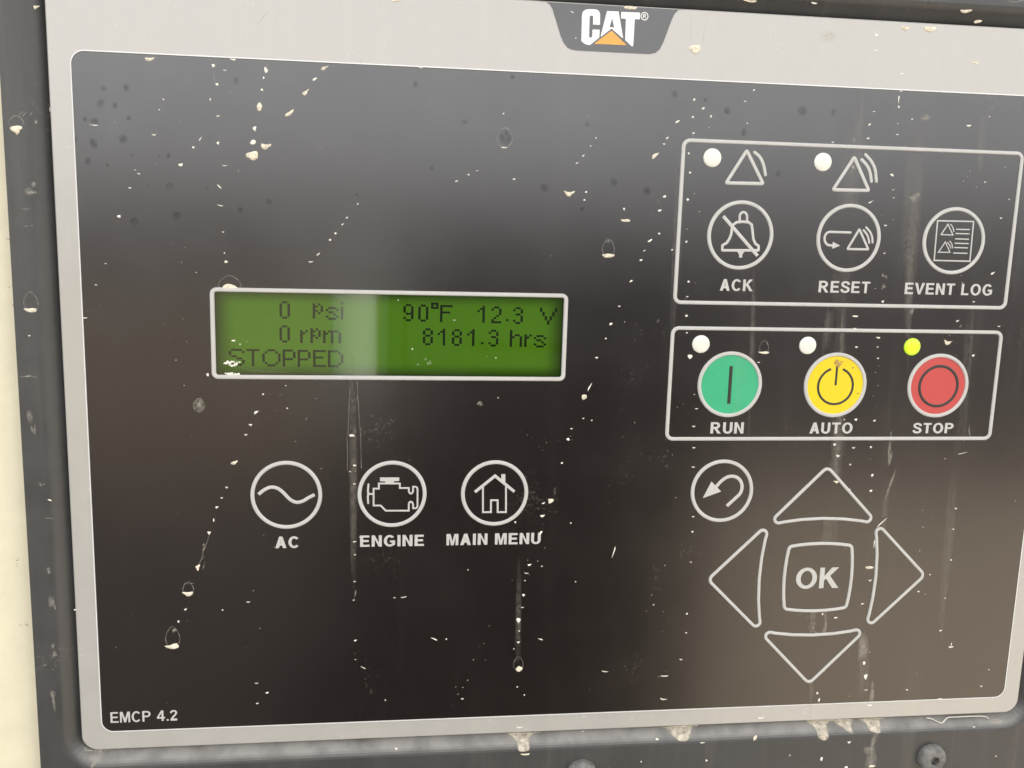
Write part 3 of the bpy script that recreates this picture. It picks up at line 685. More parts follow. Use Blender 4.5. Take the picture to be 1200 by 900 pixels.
DIRT=[[-110.66,-85.47,1.92,0.98,10,'s'],[-115.54,-58.15,3.1,2.02,0,'t'],[-86.05,-75.19,2.14,1.13,0,'s'],[-71.85,-74.35,0.9,0.88,0,'s'],[-67.34,-75.95,1.28,0.63,0,'s'],[-71.11,-70.2,0.77,0.64,0,'s'],[-69.31,-73.45,0.9,0.32,0,'s'],[-71.01,-63.1,1.04,0.52,0,'s'],[-71.15,-56.95,0.65,0.78,0,'s'],[-59.97,-73.82,0.91,1.54,0,'s'],[-60.94,-69.43,0.65,0.51,0,'s'],[-61.58,-65.41,1.69,1.92,0,'t'],[-62.7,-60.52,1.04,1.3,0,'t'],[-63.14,-57.44,1.56,1.3,0,'s'],[-60.21,-56.77,2.38,1.58,0,'s'],[-63.39,-54.36,2.9,2.11,0,'s'],[-46.47,-75.02,1.98,0.77,-30,'s'],[-48.71,-72.41,1.3,0.64,-30,'s'],[-50.9,-69.29,1.98,0.91,-45,'s'],[-54.55,-64.47,2.51,0.96,-42,'s'],[-79.73,-51.63,1.02,0.78,0,'s'],[-76.79,-55.77,0.65,0.52,0,'s'],[-75.13,-57.77,1.3,0.26,-55,'s'],[-85.54,-58.28,1.15,0.51,0,'s'],[-83.19,-66.36,0.64,0.38,0,'s'],[-84.21,-63.97,0.38,0.32,0,'s'],[-98.66,-59.95,2.27,0.32,0,'s'],[-90.08,-50.18,0.51,0.26,0,'s'],[-89.35,-49.36,0.9,0.26,20,'s'],[-91.38,-46.04,0.77,0.4,0,'s'],[-94.06,-39.34,0.9,0.79,0,'s'],[-71.17,-47.0,1.56,0.4,45,'s'],[-70.94,-42.58,1.43,0.4,10,'s'],[-70.42,-36.39,0.79,0.27,0,'s'],[-69.76,-51.85,1.3,0.26,0,'s'],[-45.41,-35.14,0.68,0.54,0,'s'],[-44.05,-36.74,0.68,0.54,0,'s'],[-48.13,-31.66,1.07,0.41,-40,'s'],[-70.19,-31.36,0.4,0.41,0,'s'],[-72.66,-66.75,0.38,0.64,0,'s'],[-60.51,-72.07,0.52,0.64,0,'s'],[-108.94,-63.2,1.12,1.39,0,'s'],[-111.1,-68.86,1.83,0.31,30,'f'],[-110.89,-67.0,1.22,0.25,70,'f'],[-113.31,-61.89,2.23,0.25,-40,'f'],[-111.56,-60.07,1.24,1.26,0,'f'],[-113.14,-45.35,1.89,1.92,0,'f'],[-113.83,-40.48,1.89,0.32,10,'f'],[-114.35,-36.56,1.26,0.39,0,'f'],[-120.01,-33.48,1.61,0.79,0,'k'],[-30.17,-91.06,2.38,0.76,0,'s'],[-4.01,-66.34,0.42,0.4,0,'s'],[-3.58,-58.38,1.54,0.34,0,'s'],[-15.06,-50.0,0.97,0.41,-20,'s'],[-12.18,-51.66,0.55,0.41,0,'s'],[-10.05,-52.68,0.7,0.27,0,'s'],[-0.99,-50.94,0.85,0.55,-20,'s'],[19.01,-61.52,0.43,0.41,0,'s'],[17.74,-59.56,0.5,0.34,0,'s'],[16.06,-57.18,0.86,0.41,-40,'s'],[14.57,-55.35,0.85,0.34,-30,'s'],[12.79,-48.08,2.74,1.38,0,'s'],[17.08,-48.42,0.58,0.7,-60,'s'],[16.73,-46.47,0.5,0.42,0,'s'],[26.87,-44.53,0.58,0.7,0,'s'],[27.52,-41.68,2.34,0.99,0,'h'],[23.25,-36.49,1.02,0.84,0,'f'],[23.42,-32.89,3.07,1.28,0,'h'],[39.43,-66.26,1.44,0.61,-30,'s'],[36.98,-62.2,0.86,0.48,-30,'s'],[36.26,-60.73,0.73,0.48,0,'s'],[34.24,-57.9,2.34,0.97,-38,'s'],[37.21,-47.99,1.02,0.77,-30,'s'],[36.09,-44.45,0.88,0.63,-20,'s'],[34.0,-36.9,1.33,0.64,-35,'s'],[36.26,-38.73,0.59,0.43,0,'s'],[32.67,-34.38,0.88,0.28,-30,'s'],[39.82,-34.76,0.59,0.43,0,'s'],[-41.34,-40.54,0.68,0.41,-20,'s'],[-42.36,-38.95,0.82,0.34,-40,'s'],[-38.77,-43.86,0.41,0.34,0,'s'],[-24.14,-76.18,1.34,0.39,0,'s'],[13.09,-84.69,0.7,0.32,0,'s'],[11.81,-90.63,1.52,0.32,20,'s'],[26.19,-92.3,3.5,1.17,0,'h'],[56.2,-95.63,3.65,0.66,0,'s'],[72.28,-95.97,2.19,0.53,10,'s'],[112.6,-96.24,3.7,1.09,-8,'s'],[117.32,-94.3,2.31,1.38,-20,'s'],[125.43,-99.19,3.85,0.68,0,'f'],[42.78,-83.64,2.88,2.14,0,'s'],[76.82,-88.14,3.7,2.68,0,'x'],[97.06,-91.41,2.58,1.36,0,'s'],[103.4,-91.32,3.85,1.77,0,'h'],[89.32,-89.31,1.2,0.82,0,'s'],[89.54,-85.5,1.22,0.54,0,'s'],[97.07,-80.28,1.08,0.55,0,'s'],[116.77,-83.9,2.18,0.7,0,'s'],[58.49,-74.57,0.74,0.41,-30,'s'],[43.32,-71.6,0.72,0.68,0,'s'],[45.84,-69.66,1.02,0.61,-30,'s'],[56.41,-71.81,0.74,0.34,0,'s'],[43.21,-67.44,0.73,0.54,0,'s'],[47.79,-67.83,0.44,0.82,30,'s'],[43.6,-63.61,0.88,0.54,0,'s'],[57.31,-66.56,0.52,0.28,0,'s'],[90.53,-70.74,0.91,0.28,0,'s'],[89.62,-67.49,1.08,0.49,-30,'s'],[89.49,-64.11,0.77,0.43,0,'s'],[96.81,-73.94,0.3,2.1,0,'s'],[97.0,-72.06,0.77,0.7,0,'t'],[97.19,-68.0,0.46,0.28,0,'s'],[97.38,-65.32,0.78,0.35,0,'s'],[104.2,-69.83,1.85,1.42,0,'f'],[116.49,-68.33,1.4,0.57,0,'s'],[100.92,-69.27,0.62,0.35,0,'s'],[122.04,-70.76,0.39,0.28,0,'s'],[89.46,-76.2,1.06,0.34,0,'s'],[97.2,-76.05,0.92,0.34,0,'s'],[80.14,-62.77,0.76,0.35,0,'s'],[42.67,-58.61,0.58,0.55,0,'s'],[43.32,-53.98,0.73,0.55,0,'s'],[43.14,-47.33,0.74,0.71,0,'s'],[43.37,-40.05,0.37,0.21,0,'s'],[43.41,-36.85,0.6,0.57,0,'s'],[96.79,-55.2,1.23,0.72,20,'s'],[122.84,-54.24,0.8,0.29,0,'s'],[116.78,-54.27,0.32,0.22,0,'s'],[127.89,-58.19,0.4,0.22,0,'s'],[96.44,-42.4,0.94,0.44,0,'s'],[96.84,-35.23,0.79,0.44,0,'s'],[97.63,-51.49,0.62,0.29,0,'s'],[97.92,-49.48,0.47,0.29,0,'s'],[128.37,-45.17,0.81,0.44,0,'s'],[130.03,-50.08,0.64,0.29,0,'s'],[91.81,-48.21,1.69,0.29,-30,'s'],[86.08,-63.7,0.76,0.85,0,'f'],[104.17,-49.67,2.65,2.19,0,'f'],[85.98,-56.62,1.54,1.28,0,'f'],[-69.17,-23.09,3.96,1.63,0,'m'],[-69.91,-29.33,0.94,0.67,0,'s'],[-99.9,-23.26,0.65,0.34,0,'s'],[-97.5,-28.32,0.51,0.26,0,'s'],[-49.97,-29.77,1.22,0.41,0,'s'],[-102.87,-15.38,1.28,0.34,0,'s'],[-74.79,-1.81,0.8,0.98,0,'s'],[-68.63,-10.26,1.09,0.62,0,'h'],[-67.03,-9.38,0.27,0.42,0,'s'],[-68.73,-4.88,4.02,1.26,0,'p'],[-69.12,-2.2,4.02,0.56,0,'p'],[-61.73,2.86,0.54,0.43,0,'s'],[-63.38,7.36,1.38,0.79,-30,'s'],[-64.93,10.52,0.95,0.58,0,'s'],[-66.0,13.04,0.95,0.44,0,'s'],[-68.81,20.13,1.93,0.95,-30,'s'],[-71.0,26.47,0.83,0.52,0,'s'],[-72.16,29.18,0.69,0.44,0,'s'],[-73.31,31.6,0.97,0.52,-20,'s'],[-56.23,0.69,0.34,0.28,0,'s'],[-55.94,6.41,0.41,0.36,0,'s'],[-114.56,-17.02,2.9,1.34,0,'h'],[-116.22,-1.38,2.56,0.41,0,'f'],[-112.72,29.22,1.06,0.43,20,'s'],[-114.49,25.26,1.04,0.85,0,'f'],[-115.2,-11.08,0.64,0.41,0,'s'],[-115.48,9.01,1.3,4.2,0,'f'],[-120.03,-22.27,1.26,0.92,0,'k'],[-119.87,-18.28,0.63,2.01,0,'k'],[-77.06,5.62,2.45,3.12,0,'x'],[23.36,-32.67,2.48,0.85,0,'h'],[31.91,-32.01,1.02,0.57,-30,'s'],[29.6,-26.66,1.04,0.58,-40,'s'],[26.82,-20.27,0.89,0.51,0,'s'],[24.96,-15.74,1.04,0.73,-30,'s'],[23.73,-11.93,0.59,0.44,0,'s'],[21.66,-7.0,0.89,0.52,-20,'s'],[18.68,3.23,1.35,1.8,20,'s'],[20.06,0.62,0.37,3.0,28,'s'],[15.74,11.54,0.75,0.45,0,'s'],[14.96,14.4,0.89,0.75,0,'s'],[13.63,20.68,0.6,0.46,0,'s'],[10.92,30.83,1.37,1.85,30,'s'],[12.0,27.39,0.3,2.58,30,'f'],[-40.15,13.36,1.54,0.88,0,'h'],[-39.51,21.09,0.99,0.59,0,'h'],[-40.64,22.64,0.43,0.3,0,'s'],[-39.5,25.84,0.71,0.37,0,'s'],[-3.47,3.54,0.36,0.37,0,'s'],[18.77,8.83,0.59,0.38,0,'s'],[21.04,9.36,0.45,0.38,0,'s'],[-21.12,-5.51,0.99,1.3,0,'f'],[-23.67,-5.06,0.99,0.58,0,'f'],[-25.27,-8.7,0.43,0.43,0,'s'],[-4.32,-6.68,0.36,0.36,0,'s'],[-28.89,-20.83,0.35,0.28,0,'s'],[-14.91,-16.04,0.71,0.43,0,'f'],[-7.87,4.66,1.44,1.48,0,'f'],[9.14,31.43,1.05,0.46,-30,'s'],[37.21,-16.5,1.05,0.37,-50,'f'],[44.63,-26.81,0.75,0.58,0,'s'],[44.49,-23.03,0.75,0.36,0,'s'],[44.57,-18.07,0.75,0.59,0,'s'],[44.98,-13.74,0.76,0.44,0,'s'],[46.21,-7.38,1.67,1.2,0,'t'],[66.1,-8.7,2.81,0.91,0,'h'],[64.89,-6.2,0.78,0.38,0,'s'],[47.97,2.43,0.46,0.3,0,'s'],[48.82,6.21,0.92,0.38,0,'s'],[48.35,10.93,0.92,0.46,0,'s'],[48.71,16.68,0.92,0.46,0,'s'],[48.88,21.94,0.94,0.38,0,'s'],[90.33,-18.6,1.58,0.52,0,'h'],[90.46,-15.45,1.12,0.38,0,'s'],[97.37,-13.12,1.12,0.61,0,'s'],[91.4,-10.55,0.96,0.61,0,'s'],[97.84,-7.57,0.8,0.46,0,'s'],[98.41,-0.2,0.64,0.46,0,'f'],[94.57,-3.25,0.48,0.38,0,'s'],[117.09,-12.13,2.46,1.37,10,'s'],[124.89,-8.52,0.82,0.78,0,'s'],[127.88,-30.7,1.46,0.68,-30,'s'],[119.3,-17.82,0.97,0.46,-30,'s'],[131.34,-16.53,0.82,0.38,0,'s'],[97.63,-22.62,0.79,0.6,0,'s'],[123.34,-23.05,0.81,0.45,0,'s'],[86.72,-6.17,2.56,1.98,0,'b'],[90.89,-4.98,0.64,0.46,0,'b'],[92.98,1.92,0.64,0.46,0,'b'],[93.1,9.13,0.96,0.7,0,'s'],[98.46,9.36,0.97,0.47,-30,'s'],[89.88,9.13,0.4,0.39,0,'s'],[87.69,16.0,1.12,0.79,0,'t'],[89.01,19.0,1.44,0.78,10,'s'],[93.25,16.8,1.13,0.55,0,'s'],[92.72,21.46,0.81,0.47,0,'s'],[99.29,24.52,0.82,0.8,0,'s'],[99.31,28.92,0.82,0.64,0,'s'],[89.25,26.12,2.27,1.12,-10,'s'],[92.96,28.46,1.15,0.64,0,'s'],[93.46,32.07,0.98,0.57,0,'h'],[98.12,16.74,0.66,0.63,0,'s'],[124.72,18.49,3.02,0.24,-12,'s'],[126.13,12.67,0.25,2.69,-10,'f'],[124.68,34.19,0.68,0.49,0,'s'],[97.2,-29.32,0.78,1.04,0,'f'],[97.08,-26.49,1.11,1.33,0,'f'],[104.14,23.75,1.48,9.6,4,'f'],[105.79,-19.37,1.12,3.04,0,'f'],[97.39,-10.54,0.48,0.38,0,'s'],[-75.4,38.31,0.97,1.05,0,'t'],[-76.74,42.17,0.48,1.5,25,'f'],[-77.02,45.16,0.34,2.25,20,'f'],[-78.46,47.23,1.05,1.82,20,'s'],[-80.93,54.28,2.76,1.52,0,'h'],[-81.67,58.37,1.05,0.61,-40,'s'],[-83.5,61.6,0.55,0.62,0,'s'],[-85.09,68.32,3.22,1.85,-8,'h'],[-84.33,63.72,1.12,1.08,0,'f'],[-66.2,56.77,0.98,0.38,0,'s'],[-72.59,58.83,0.43,0.39,0,'s'],[-64.5,79.02,1.01,0.32,0,'s'],[-61.8,81.81,0.86,0.56,-20,'s'],[-64.37,84.66,0.86,0.48,0,'s'],[-74.22,34.99,0.41,1.04,10,'s'],[-108.41,57.83,0.68,0.45,0,'s'],[-113.15,33.76,2.01,0.29,0,'c'],[-113.61,47.06,0.94,1.92,0,'f'],[-113.21,55.24,1.07,3.7,0,'f'],[-113.74,68.79,0.95,3.04,0,'f'],[-114.3,80.28,0.95,5.39,0,'f'],[-116.4,71.98,1.34,0.3,0,'f'],[-121.93,63.1,2.28,0.52,5,'k'],[-122.61,46.52,0.53,2.04,0,'k'],[-81.34,51.47,2.07,0.23,-10,'f'],[9.04,34.9,1.35,1.0,-20,'s'],[8.67,39.47,0.6,1.72,30,'s'],[1.88,36.51,0.6,0.62,0,'s'],[5.93,48.18,1.06,0.71,0,'s'],[5.32,50.53,1.06,0.32,0,'s'],[9.29,48.72,0.46,0.39,0,'s'],[4.93,52.57,0.38,0.32,0,'s'],[4.68,56.61,0.91,1.03,20,'s'],[4.48,60.02,1.06,0.32,0,'s'],[3.6,63.76,1.39,1.44,0,'t'],[3.84,66.65,0.46,0.49,0,'s'],[3.71,69.88,1.08,0.64,0,'h'],[2.54,71.7,0.38,0.41,0,'s'],[4.1,77.6,1.69,2.13,0,'h'],[3.79,82.67,0.46,0.49,0,'s'],[5.8,85.05,0.39,0.41,0,'s'],[4.85,94.55,1.87,0.5,0,'s'],[-18.73,68.23,1.95,0.4,25,'s'],[-15.51,68.41,0.45,0.48,0,'s'],[9.6,69.16,1.56,0.33,20,'s'],[-26.75,56.41,1.63,0.39,-8,'s'],[-29.17,56.51,0.73,0.31,0,'s'],[-39.16,68.01,1.02,0.47,-20,'s'],[-37.31,75.61,1.63,0.24,30,'s'],[-39.16,73.32,0.59,0.24,0,'s'],[-39.49,41.12,1.01,0.38,0,'s'],[-39.34,44.63,0.58,0.38,0,'s'],[-39.48,51.85,0.73,0.38,0,'s'],[-39.62,56.88,0.58,0.39,0,'s'],[-39.18,55.26,0.29,1.4,20,'f'],[28.53,45.12,0.31,3.52,15,'s'],[27.62,78.99,2.21,0.33,10,'s'],[44.43,80.92,2.27,0.41,0,'s'],[44.42,87.71,2.11,0.6,15,'s'],[40.24,60.2,0.47,0.4,0,'s'],[48.82,76.23,1.13,0.42,15,'s'],[-31.33,85.08,0.45,0.41,0,'s'],[-10.95,85.47,0.76,0.41,0,'s'],[-10.19,49.27,0.38,0.39,0,'s'],[18.55,53.18,0.38,0.32,0,'s'],[16.6,36.94,0.46,0.39,0,'s'],[6.48,102.01,2.53,0.68,0,'s'],[22.65,97.43,1.12,0.42,0,'s'],[43.31,99.64,0.97,0.76,0,'s'],[-28.37,99.29,0.68,0.98,0,'s'],[-30.66,96.54,0.61,0.5,0,'f'],[39.02,105.87,0.49,0.52,0,'s'],[49.76,39.76,0.63,0.47,0,'s'],[49.9,48.3,0.79,0.32,0,'s'],[49.7,63.05,0.64,0.49,0,'s'],[49.87,68.48,0.65,0.41,0,'s'],[49.74,35.56,0.78,0.39,0,'s'],[101.03,50.92,2.32,1.15,0,'h'],[101.55,54.57,1.01,0.66,0,'s'],[100.03,61.36,0.84,0.5,0,'s'],[93.45,45.27,1.15,0.66,-20,'s'],[93.65,50.19,1.16,0.33,0,'s'],[92.43,56.77,1.33,0.5,20,'s'],[89.42,60.18,1.49,0.42,-10,'s'],[92.98,60.11,0.84,0.41,0,'s'],[92.46,65.35,1.18,0.67,0,'h'],[88.53,64.16,0.66,0.67,0,'s'],[89.43,66.86,1.18,4.54,0,'f'],[102.16,79.19,1.02,1.2,0,'s'],[103.06,83.26,1.19,1.72,0,'s'],[103.53,87.25,1.02,0.44,0,'s'],[105.2,92.17,1.72,0.7,0,'h'],[126.35,90.91,1.58,0.79,0,'s'],[128.05,75.05,1.57,0.61,0,'s'],[127.96,74.28,0.26,1.2,0,'s'],[124.2,69.96,0.86,0.52,0,'s'],[124.5,60.37,0.52,0.42,0,'s'],[116.32,58.15,0.85,0.5,0,'s'],[119.19,53.27,0.51,0.42,0,'s'],[125.03,49.13,0.68,0.5,0,'s'],[124.69,40.18,0.51,0.41,0,'s'],[138.68,87.43,0.88,0.53,15,'s'],[115.93,87.71,0.87,0.44,20,'s'],[140.45,82.41,0.36,0.35,0,'s'],[89.08,87.73,0.67,0.7,0,'s'],[89.77,89.83,0.67,1.38,0,'s'],[91.22,77.63,0.67,0.52,0,'s'],[73.15,94.67,1.99,0.52,0,'s'],[71.49,100.3,0.91,2.61,20,'s'],[56.21,100.91,1.48,0.43,0,'s'],[57.8,106.43,0.66,0.7,0,'s'],[91.73,107.54,0.86,1.25,0,'s'],[99.6,102.71,1.38,0.7,0,'s'],[107.25,110.6,2.09,0.9,0,'h'],[137.68,99.87,1.07,0.54,0,'s'],[99.47,110.57,1.03,0.72,0,'s'],[103.48,37.85,4.2,0.32,-45,'s'],[103.1,42.32,0.42,5.74,6,'s'],[102.55,45.18,1.0,1.15,0,'s'],[101.76,43.94,0.34,2.46,0,'s'],[107.66,105.91,3.48,8.01,0,'f'],[102.08,74.84,2.04,7.65,8,'f'],[105.12,88.69,1.72,4.35,0,'f'],[145.63,99.32,5.4,3.24,0,'f'],[119.89,98.04,2.61,0.36,40,'f'],[82.18,106.03,0.42,0.44,0,'s'],[145.51,109.31,0.45,0.45,0,'s']]
SPOT=[[-96.31,-68.26,1.3],[-91.31,-68.48,1.59],[-93.96,-64.58,1.45],[-91.11,-61.84,1.16],[-99.02,-55.91,2.17],[-92.49,-57.12,2.17],[-82.43,-53.68,1.16],[-82.45,-46.65,1.74],[-90.64,-38.32,1.88],[-80.91,-39.91,1.88],[-66.79,-71.15,1.45],[-100.45,-51.76,1.59],[-66.37,-41.65,1.3],[-59.73,-43.84,1.45],[-73.98,-46.58,0.87],[-90.72,-53.52,0.65],[-98.5,-60.59,2.03],[-97.08,-64.76,1.88],[-84.55,-53.54,0.58],[-87.33,-46.82,0.58],[-100.67,-61.14,1.16],[-102.74,-56.61,1.01],[-96.2,-51.07,0.87],[-3.51,-60.8,3.62],[-25.31,-72.22,1.3],[-13.33,-63.96,1.3],[-2.11,-74.97,1.16],[38.31,-72.81,1.74],[6.7,-49.13,1.88],[16.18,-44.23,1.16],[24.02,-51.06,2.03],[32.39,-49.1,2.17],[-21.11,-52.98,1.01],[16.74,-64.68,1.16],[-38.97,-46.01,0.72],[51.88,-69.3,1.88],[71.5,-70.1,2.46],[56.66,-64.25,1.88],[66.37,-54.54,1.59],[46.22,-71.79,1.16],[79.8,-69.89,1.59]]
POLY={'drip1':[[87.13,96.47],[100.74,96.62],[100.65,97.4],[95.27,97.43],[93.38,98.22],[93.3,101.1],[91.83,101.83],[90.22,100.97],[89.5,98.49]],'drip2':[[95.21,96.82],[101.61,96.74],[101.36,97.69],[100.41,98.53],[100.74,100.21],[99.33,99.79],[97.51,98.66]],'drip3':[[102.64,96.78],[110.71,96.6],[109.45,97.78],[109.16,100.05],[107.63,100.34],[105.75,99.64],[105.0,98.11]],'drip4':[[1.56,96.58],[11.57,96.86],[8.46,97.64],[7.56,98.95],[7.47,100.96],[4.65,101.0],[4.11,98.62]],'drip5':[[44.78,96.97],[44.4,96.76],[55.02,96.45],[53.64,97.84],[52.2,99.99],[49.92,100.28],[47.83,99.03],[46.46,97.62]],'drip6':[[102.01,96.41],[102.52,96.34],[110.61,96.42],[109.4,97.25],[109.09,98.46],[109.5,100.02],[107.57,100.6],[106.1,99.65],[105.41,98.3],[104.21,97.03]],'thread':[[123.26,96.95],[125.06,97.38],[128.06,98.75],[129.65,97.22],[132.05,97.05],[137.79,97.03],[141.37,97.27],[142.55,97.9]],'corner':[[-107.75,95.03],[-106.33,95.9],[-104.67,96.36],[-101.77,97.07],[-103.5,98.32],[-105.25,100.15],[-106.13,100.92],[-106.91,99.69],[-108.64,99.13],[-108.03,96.68]],'glassline':[[-66.59,-4.05],[-64.74,-3.1],[-60.63,-2.74],[-56.12,-2.66]]}
RING=[[23.33,-34.8,3.01,4.35],[-69.15,-24.05,5.16,3.93],[-85.02,65.85,3.44,5.89],[3.9,75.96,2.58,3.93],[-3.51,-60.8,3.73,4.63],[-80.89,52.84,2.58,3.51],[-39.5,99.01,2.58,2.39],[-114.46,-19.04,3.15,4.63],[-115.44,-59.92,3.15,2.81],[-77.06,5.62,2.58,3.23],[65.99,-10.19,2.44,3.51],[-109.38,-62.99,1.72,2.81]]
CRACK=[[[88.24,-35.68],[87.16,-34.99],[87.73,-33.52],[88.17,-32.45],[88.16,-31.37]],[[87.03,-34.85],[86.08,-34.29],[85.86,-32.67],[86.38,-31.06]],[[87.45,-30.28],[87.66,-28.66],[86.64,-28.23]],[[85.1,-46.52],[85.89,-37.24]],[[88.53,-47.68],[88.82,-43.18]],[[-40.51,-0.72],[-40.88,6.73],[-41.26,16.46],[-41.26,22.36]],[[-38.83,-0.73],[-38.45,6.73],[-37.96,14.02],[-37.76,21.89]],[[-39.1,11.58],[-39.47,13.04]],[[-40.41,3.84],[-39.85,4.7],[-38.92,3.59]],[[86.96,14.2],[87.7,16.16]],[[86.77,10.3],[87.83,10.46],[87.77,14.2],[87.27,14.99]],[[-75.49,39.2],[-76.97,43.29],[-78.1,47.02]],[[-72.57,-75.96],[-72.16,-74.52]],[[-71.88,-72.83],[-71.49,-70.5]],[[-59.43,-75.63],[-59.77,-74.34]],[[-62.07,-83.71],[-59.33,-87.11]],[[-58.25,-81.89],[-57.02,-87.23]],[[41.34,-91.66],[41.75,-85.06]],[[45.49,-91.88],[44.62,-85.2]]]
SMEAR=[[85.19,-50.38,5.78,45.54,-0.9],[86.85,-61.12,2.22,27.54,-1.6],[83.5,-15.24,3.56,15.78,0.9],[88.43,35.2,4.89,48.23,1.6],[88.47,9.76,4.44,50.17,-2.5],[87.47,-11.77,1.78,31.73,-2.7],[103.94,-50.95,3.56,45.92,-3.2],[104.37,35.08,1.78,19.46,-2.8],[104.75,-32.02,3.11,48.91,-3.8],[123.65,-6.24,2.22,44.18,-2.9],[124.77,50.53,2.67,50.09,-2.1],[102.62,81.36,3.11,23.24,-4.2],[41.51,-34.83,2.22,55.72,-1.1],[62.99,-11.3,1.78,44.77,-2.8],[120.04,-65.64,2.22,17.13,-3.7],[-39.68,27.3,2.67,53.26,0.2],[3.29,62.21,2.0,28.8,-1.3],[86.72,60.1,2.22,69.78,-3.9]]

# ================================================================== THE SETTING
g = bpy.data.meshes.new('ground')
bm = bmesh.new()
bmesh.ops.create_grid(bm, x_segments=8, y_segments=8, size=400)
bm.to_mesh(g)
bm.free()
g.materials.append(MAT['ground'])
ground = bpy.data.objects.new('ground', g)
scene.collection.objects.link(ground)
ground['kind'] = 'structure'


def box(sh, x0, x1, y0, y1, z0, z1):
    # metres, converted to the panel's millimetres
    pts = [(x / K, (ZC - z) / K, -y / K) for z in (z0, z1) for (x, y) in ((x0, y0), (x1, y0), (x1, y1), (x0, y1))]
    sh.add(pts, [(0, 1, 2, 3), (4, 5, 6, 7), (0, 1, 5, 4), (1, 2, 6, 5), (2, 3, 7, 6), (3, 0, 4, 7)])


sh = Shape()
box(sh, 0.72, 9.0, -4.6, -0.9, -0.1, 0.004)  # added pale ground, out of view, to brighten the lower right reflection
slab = sh.build('added_slab', MAT['slab'])
slab['kind'] = 'structure'
sh = Shape()
box(sh, -12.0, -0.05, -18.0, -5.0, -0.1, 0.004)  # added ground patch, out of view, to lift the reflection on the left
gravel = sh.build('added_gravel', MAT['gravel'])
gravel['kind'] = 'structure'

# added, unseen behind the camera, to shape the reflections in the panel's face:
# a dark box for the middle, and a white-sleeved post for the bright strip
sh = Shape()
box(sh, -0.02, 0.56, -1.95, -1.42, 0.08, 1.30)
dark_box = sh.build('added_dark_box', MAT['dark'])
tag(dark_box, 'dark green equipment cabinet standing opposite the control panel', 'dark_box')
sh = Shape()
box(sh, -0.04, 0.58, -1.98, -1.39, 1.302, 1.34)
sh.build('lid', MAT['dark'], dark_box)
sh = Shape()
box(sh, 0.01, 0.53, -1.418, -1.40, 0.14, 1.26)
door = sh.build('door', MAT['dark'], dark_box)
sh = Shape()
box(sh, 0.05, 0.075, -1.398, -1.375, 0.68, 0.82)
sh.build('handle', MAT['steel'], door)
for k in range(6):
    sh = Shape()
    box(sh, 0.12, 0.38, -1.398, -1.388, 0.95 + k * .045, 0.965 + k * .045)
    sh.build('louvre', MAT['dark'], door)
sh = Shape()
box(sh, -0.04, 0.58, -1.97, -1.40, 0.0, 0.078)
sh.build('plinth', MAT['slab'], dark_box)
ROOT_AT[dark_box] = Vector((0, 0, 0))
sh = Shape()
n = 28
px_, py_, pr_ = -0.078, -1.40, 0.038


def tube(sh, x, y, r, z0, z1):
    pts = [((x + r * math.cos(2 * math.pi * i / n)) / K, (ZC - z) / K, -(y + r * math.sin(2 * math.pi * i / n)) / K) for z in (z0, z1) for i in range(n)]
    sh.add(pts, [(i, (i + 1) % n, n + (i + 1) % n, n + i) for i in range(n)] + [tuple(range(n)), tuple(range(n, 2 * n))])


tube(sh, px_, py_, pr_ - .006, 0.0, 1.40)
post = sh.build('added_strip_post', MAT['dark'], smooth=True, sharp=50)
tag(post, 'unseen dark post with a white sleeve added to mirror as a bright strip in the screen', 'post')
sh = Shape()
tube(sh, px_, py_, pr_, 1.06, 1.36)  # added white band, mirrored as the bright strip in the screen
sh.build('sleeve', MAT['reflector'], post, smooth=True, sharp=50)
ROOT_AT[post] = Vector((0, 0, 0))

# ------------------------------------------------------------------ cream enclosure the panel is built into
sh = Shape()
box(sh, -2.6, 0.75, 0.0035, 1.4, 0.12, 2.35)
enclosure = sh.build('generator_enclosure', MAT['cream'])
tag(enclosure, 'cream painted steel enclosure wall left of the dark grey mounting plate', 'enclosure')
sh = Shape()
box(sh, -2.65, 0.80, -0.03, 1.45, 2.352, 2.42)
sh.build('roof_sheet', MAT['cream'], enclosure)
sh = Shape()
box(sh, -2.62, 0.77, 0.02, 1.42, 0.0, 0.118)
sh.build('base_skid', MAT['plate'], enclosure)

# ------------------------------------------------------------------ dark grey mounting plate with its rounded opening
U0, U1, V0, V1 = -108.3, 151.0, -92.8, 96.1         # outline of the panel
PF = 0.9                                            # how far the plate stands in front of the panel's face
sh = Shape()
prof = [(0.55, -3.0), (0.55, -2.4), (0.75, -2.1), (1.2, -1.75), (3.2, 0.15), (3.7, 0.5), (4.3, 0.78), (5.0, PF)]
loops = [rrect(U0 - t, U1 + t, V0 - t, V1 + t, 4.2 + t, 8) for t, d in prof]
N = len(loops[0])
v, f = [], []
for (t, d), l in zip(prof, loops):
    v += [(p[0], p[1], d) for p in l]
for k in range(len(prof) - 1):
    f += [(k * N + i, k * N + (i + 1) % N, (k + 1) * N + (i + 1) % N, (k + 1) * N + i) for i in range(N)]
sh.add(v, f)
outer = rrect(-118.35, 172, -122, 134, 2.0, 4)
solid(sh, [outer, loops[-1]], -3.4, PF)
solid(sh, [rrect(U0 - 3, U1 + 3, V0 - 3, V1 + 3, 4)], -3.3, -3.0)
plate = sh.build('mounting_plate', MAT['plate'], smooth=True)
tag(plate, 'dark grey powder coated plate with rounded opening framing the control panel', 'mounting plate')


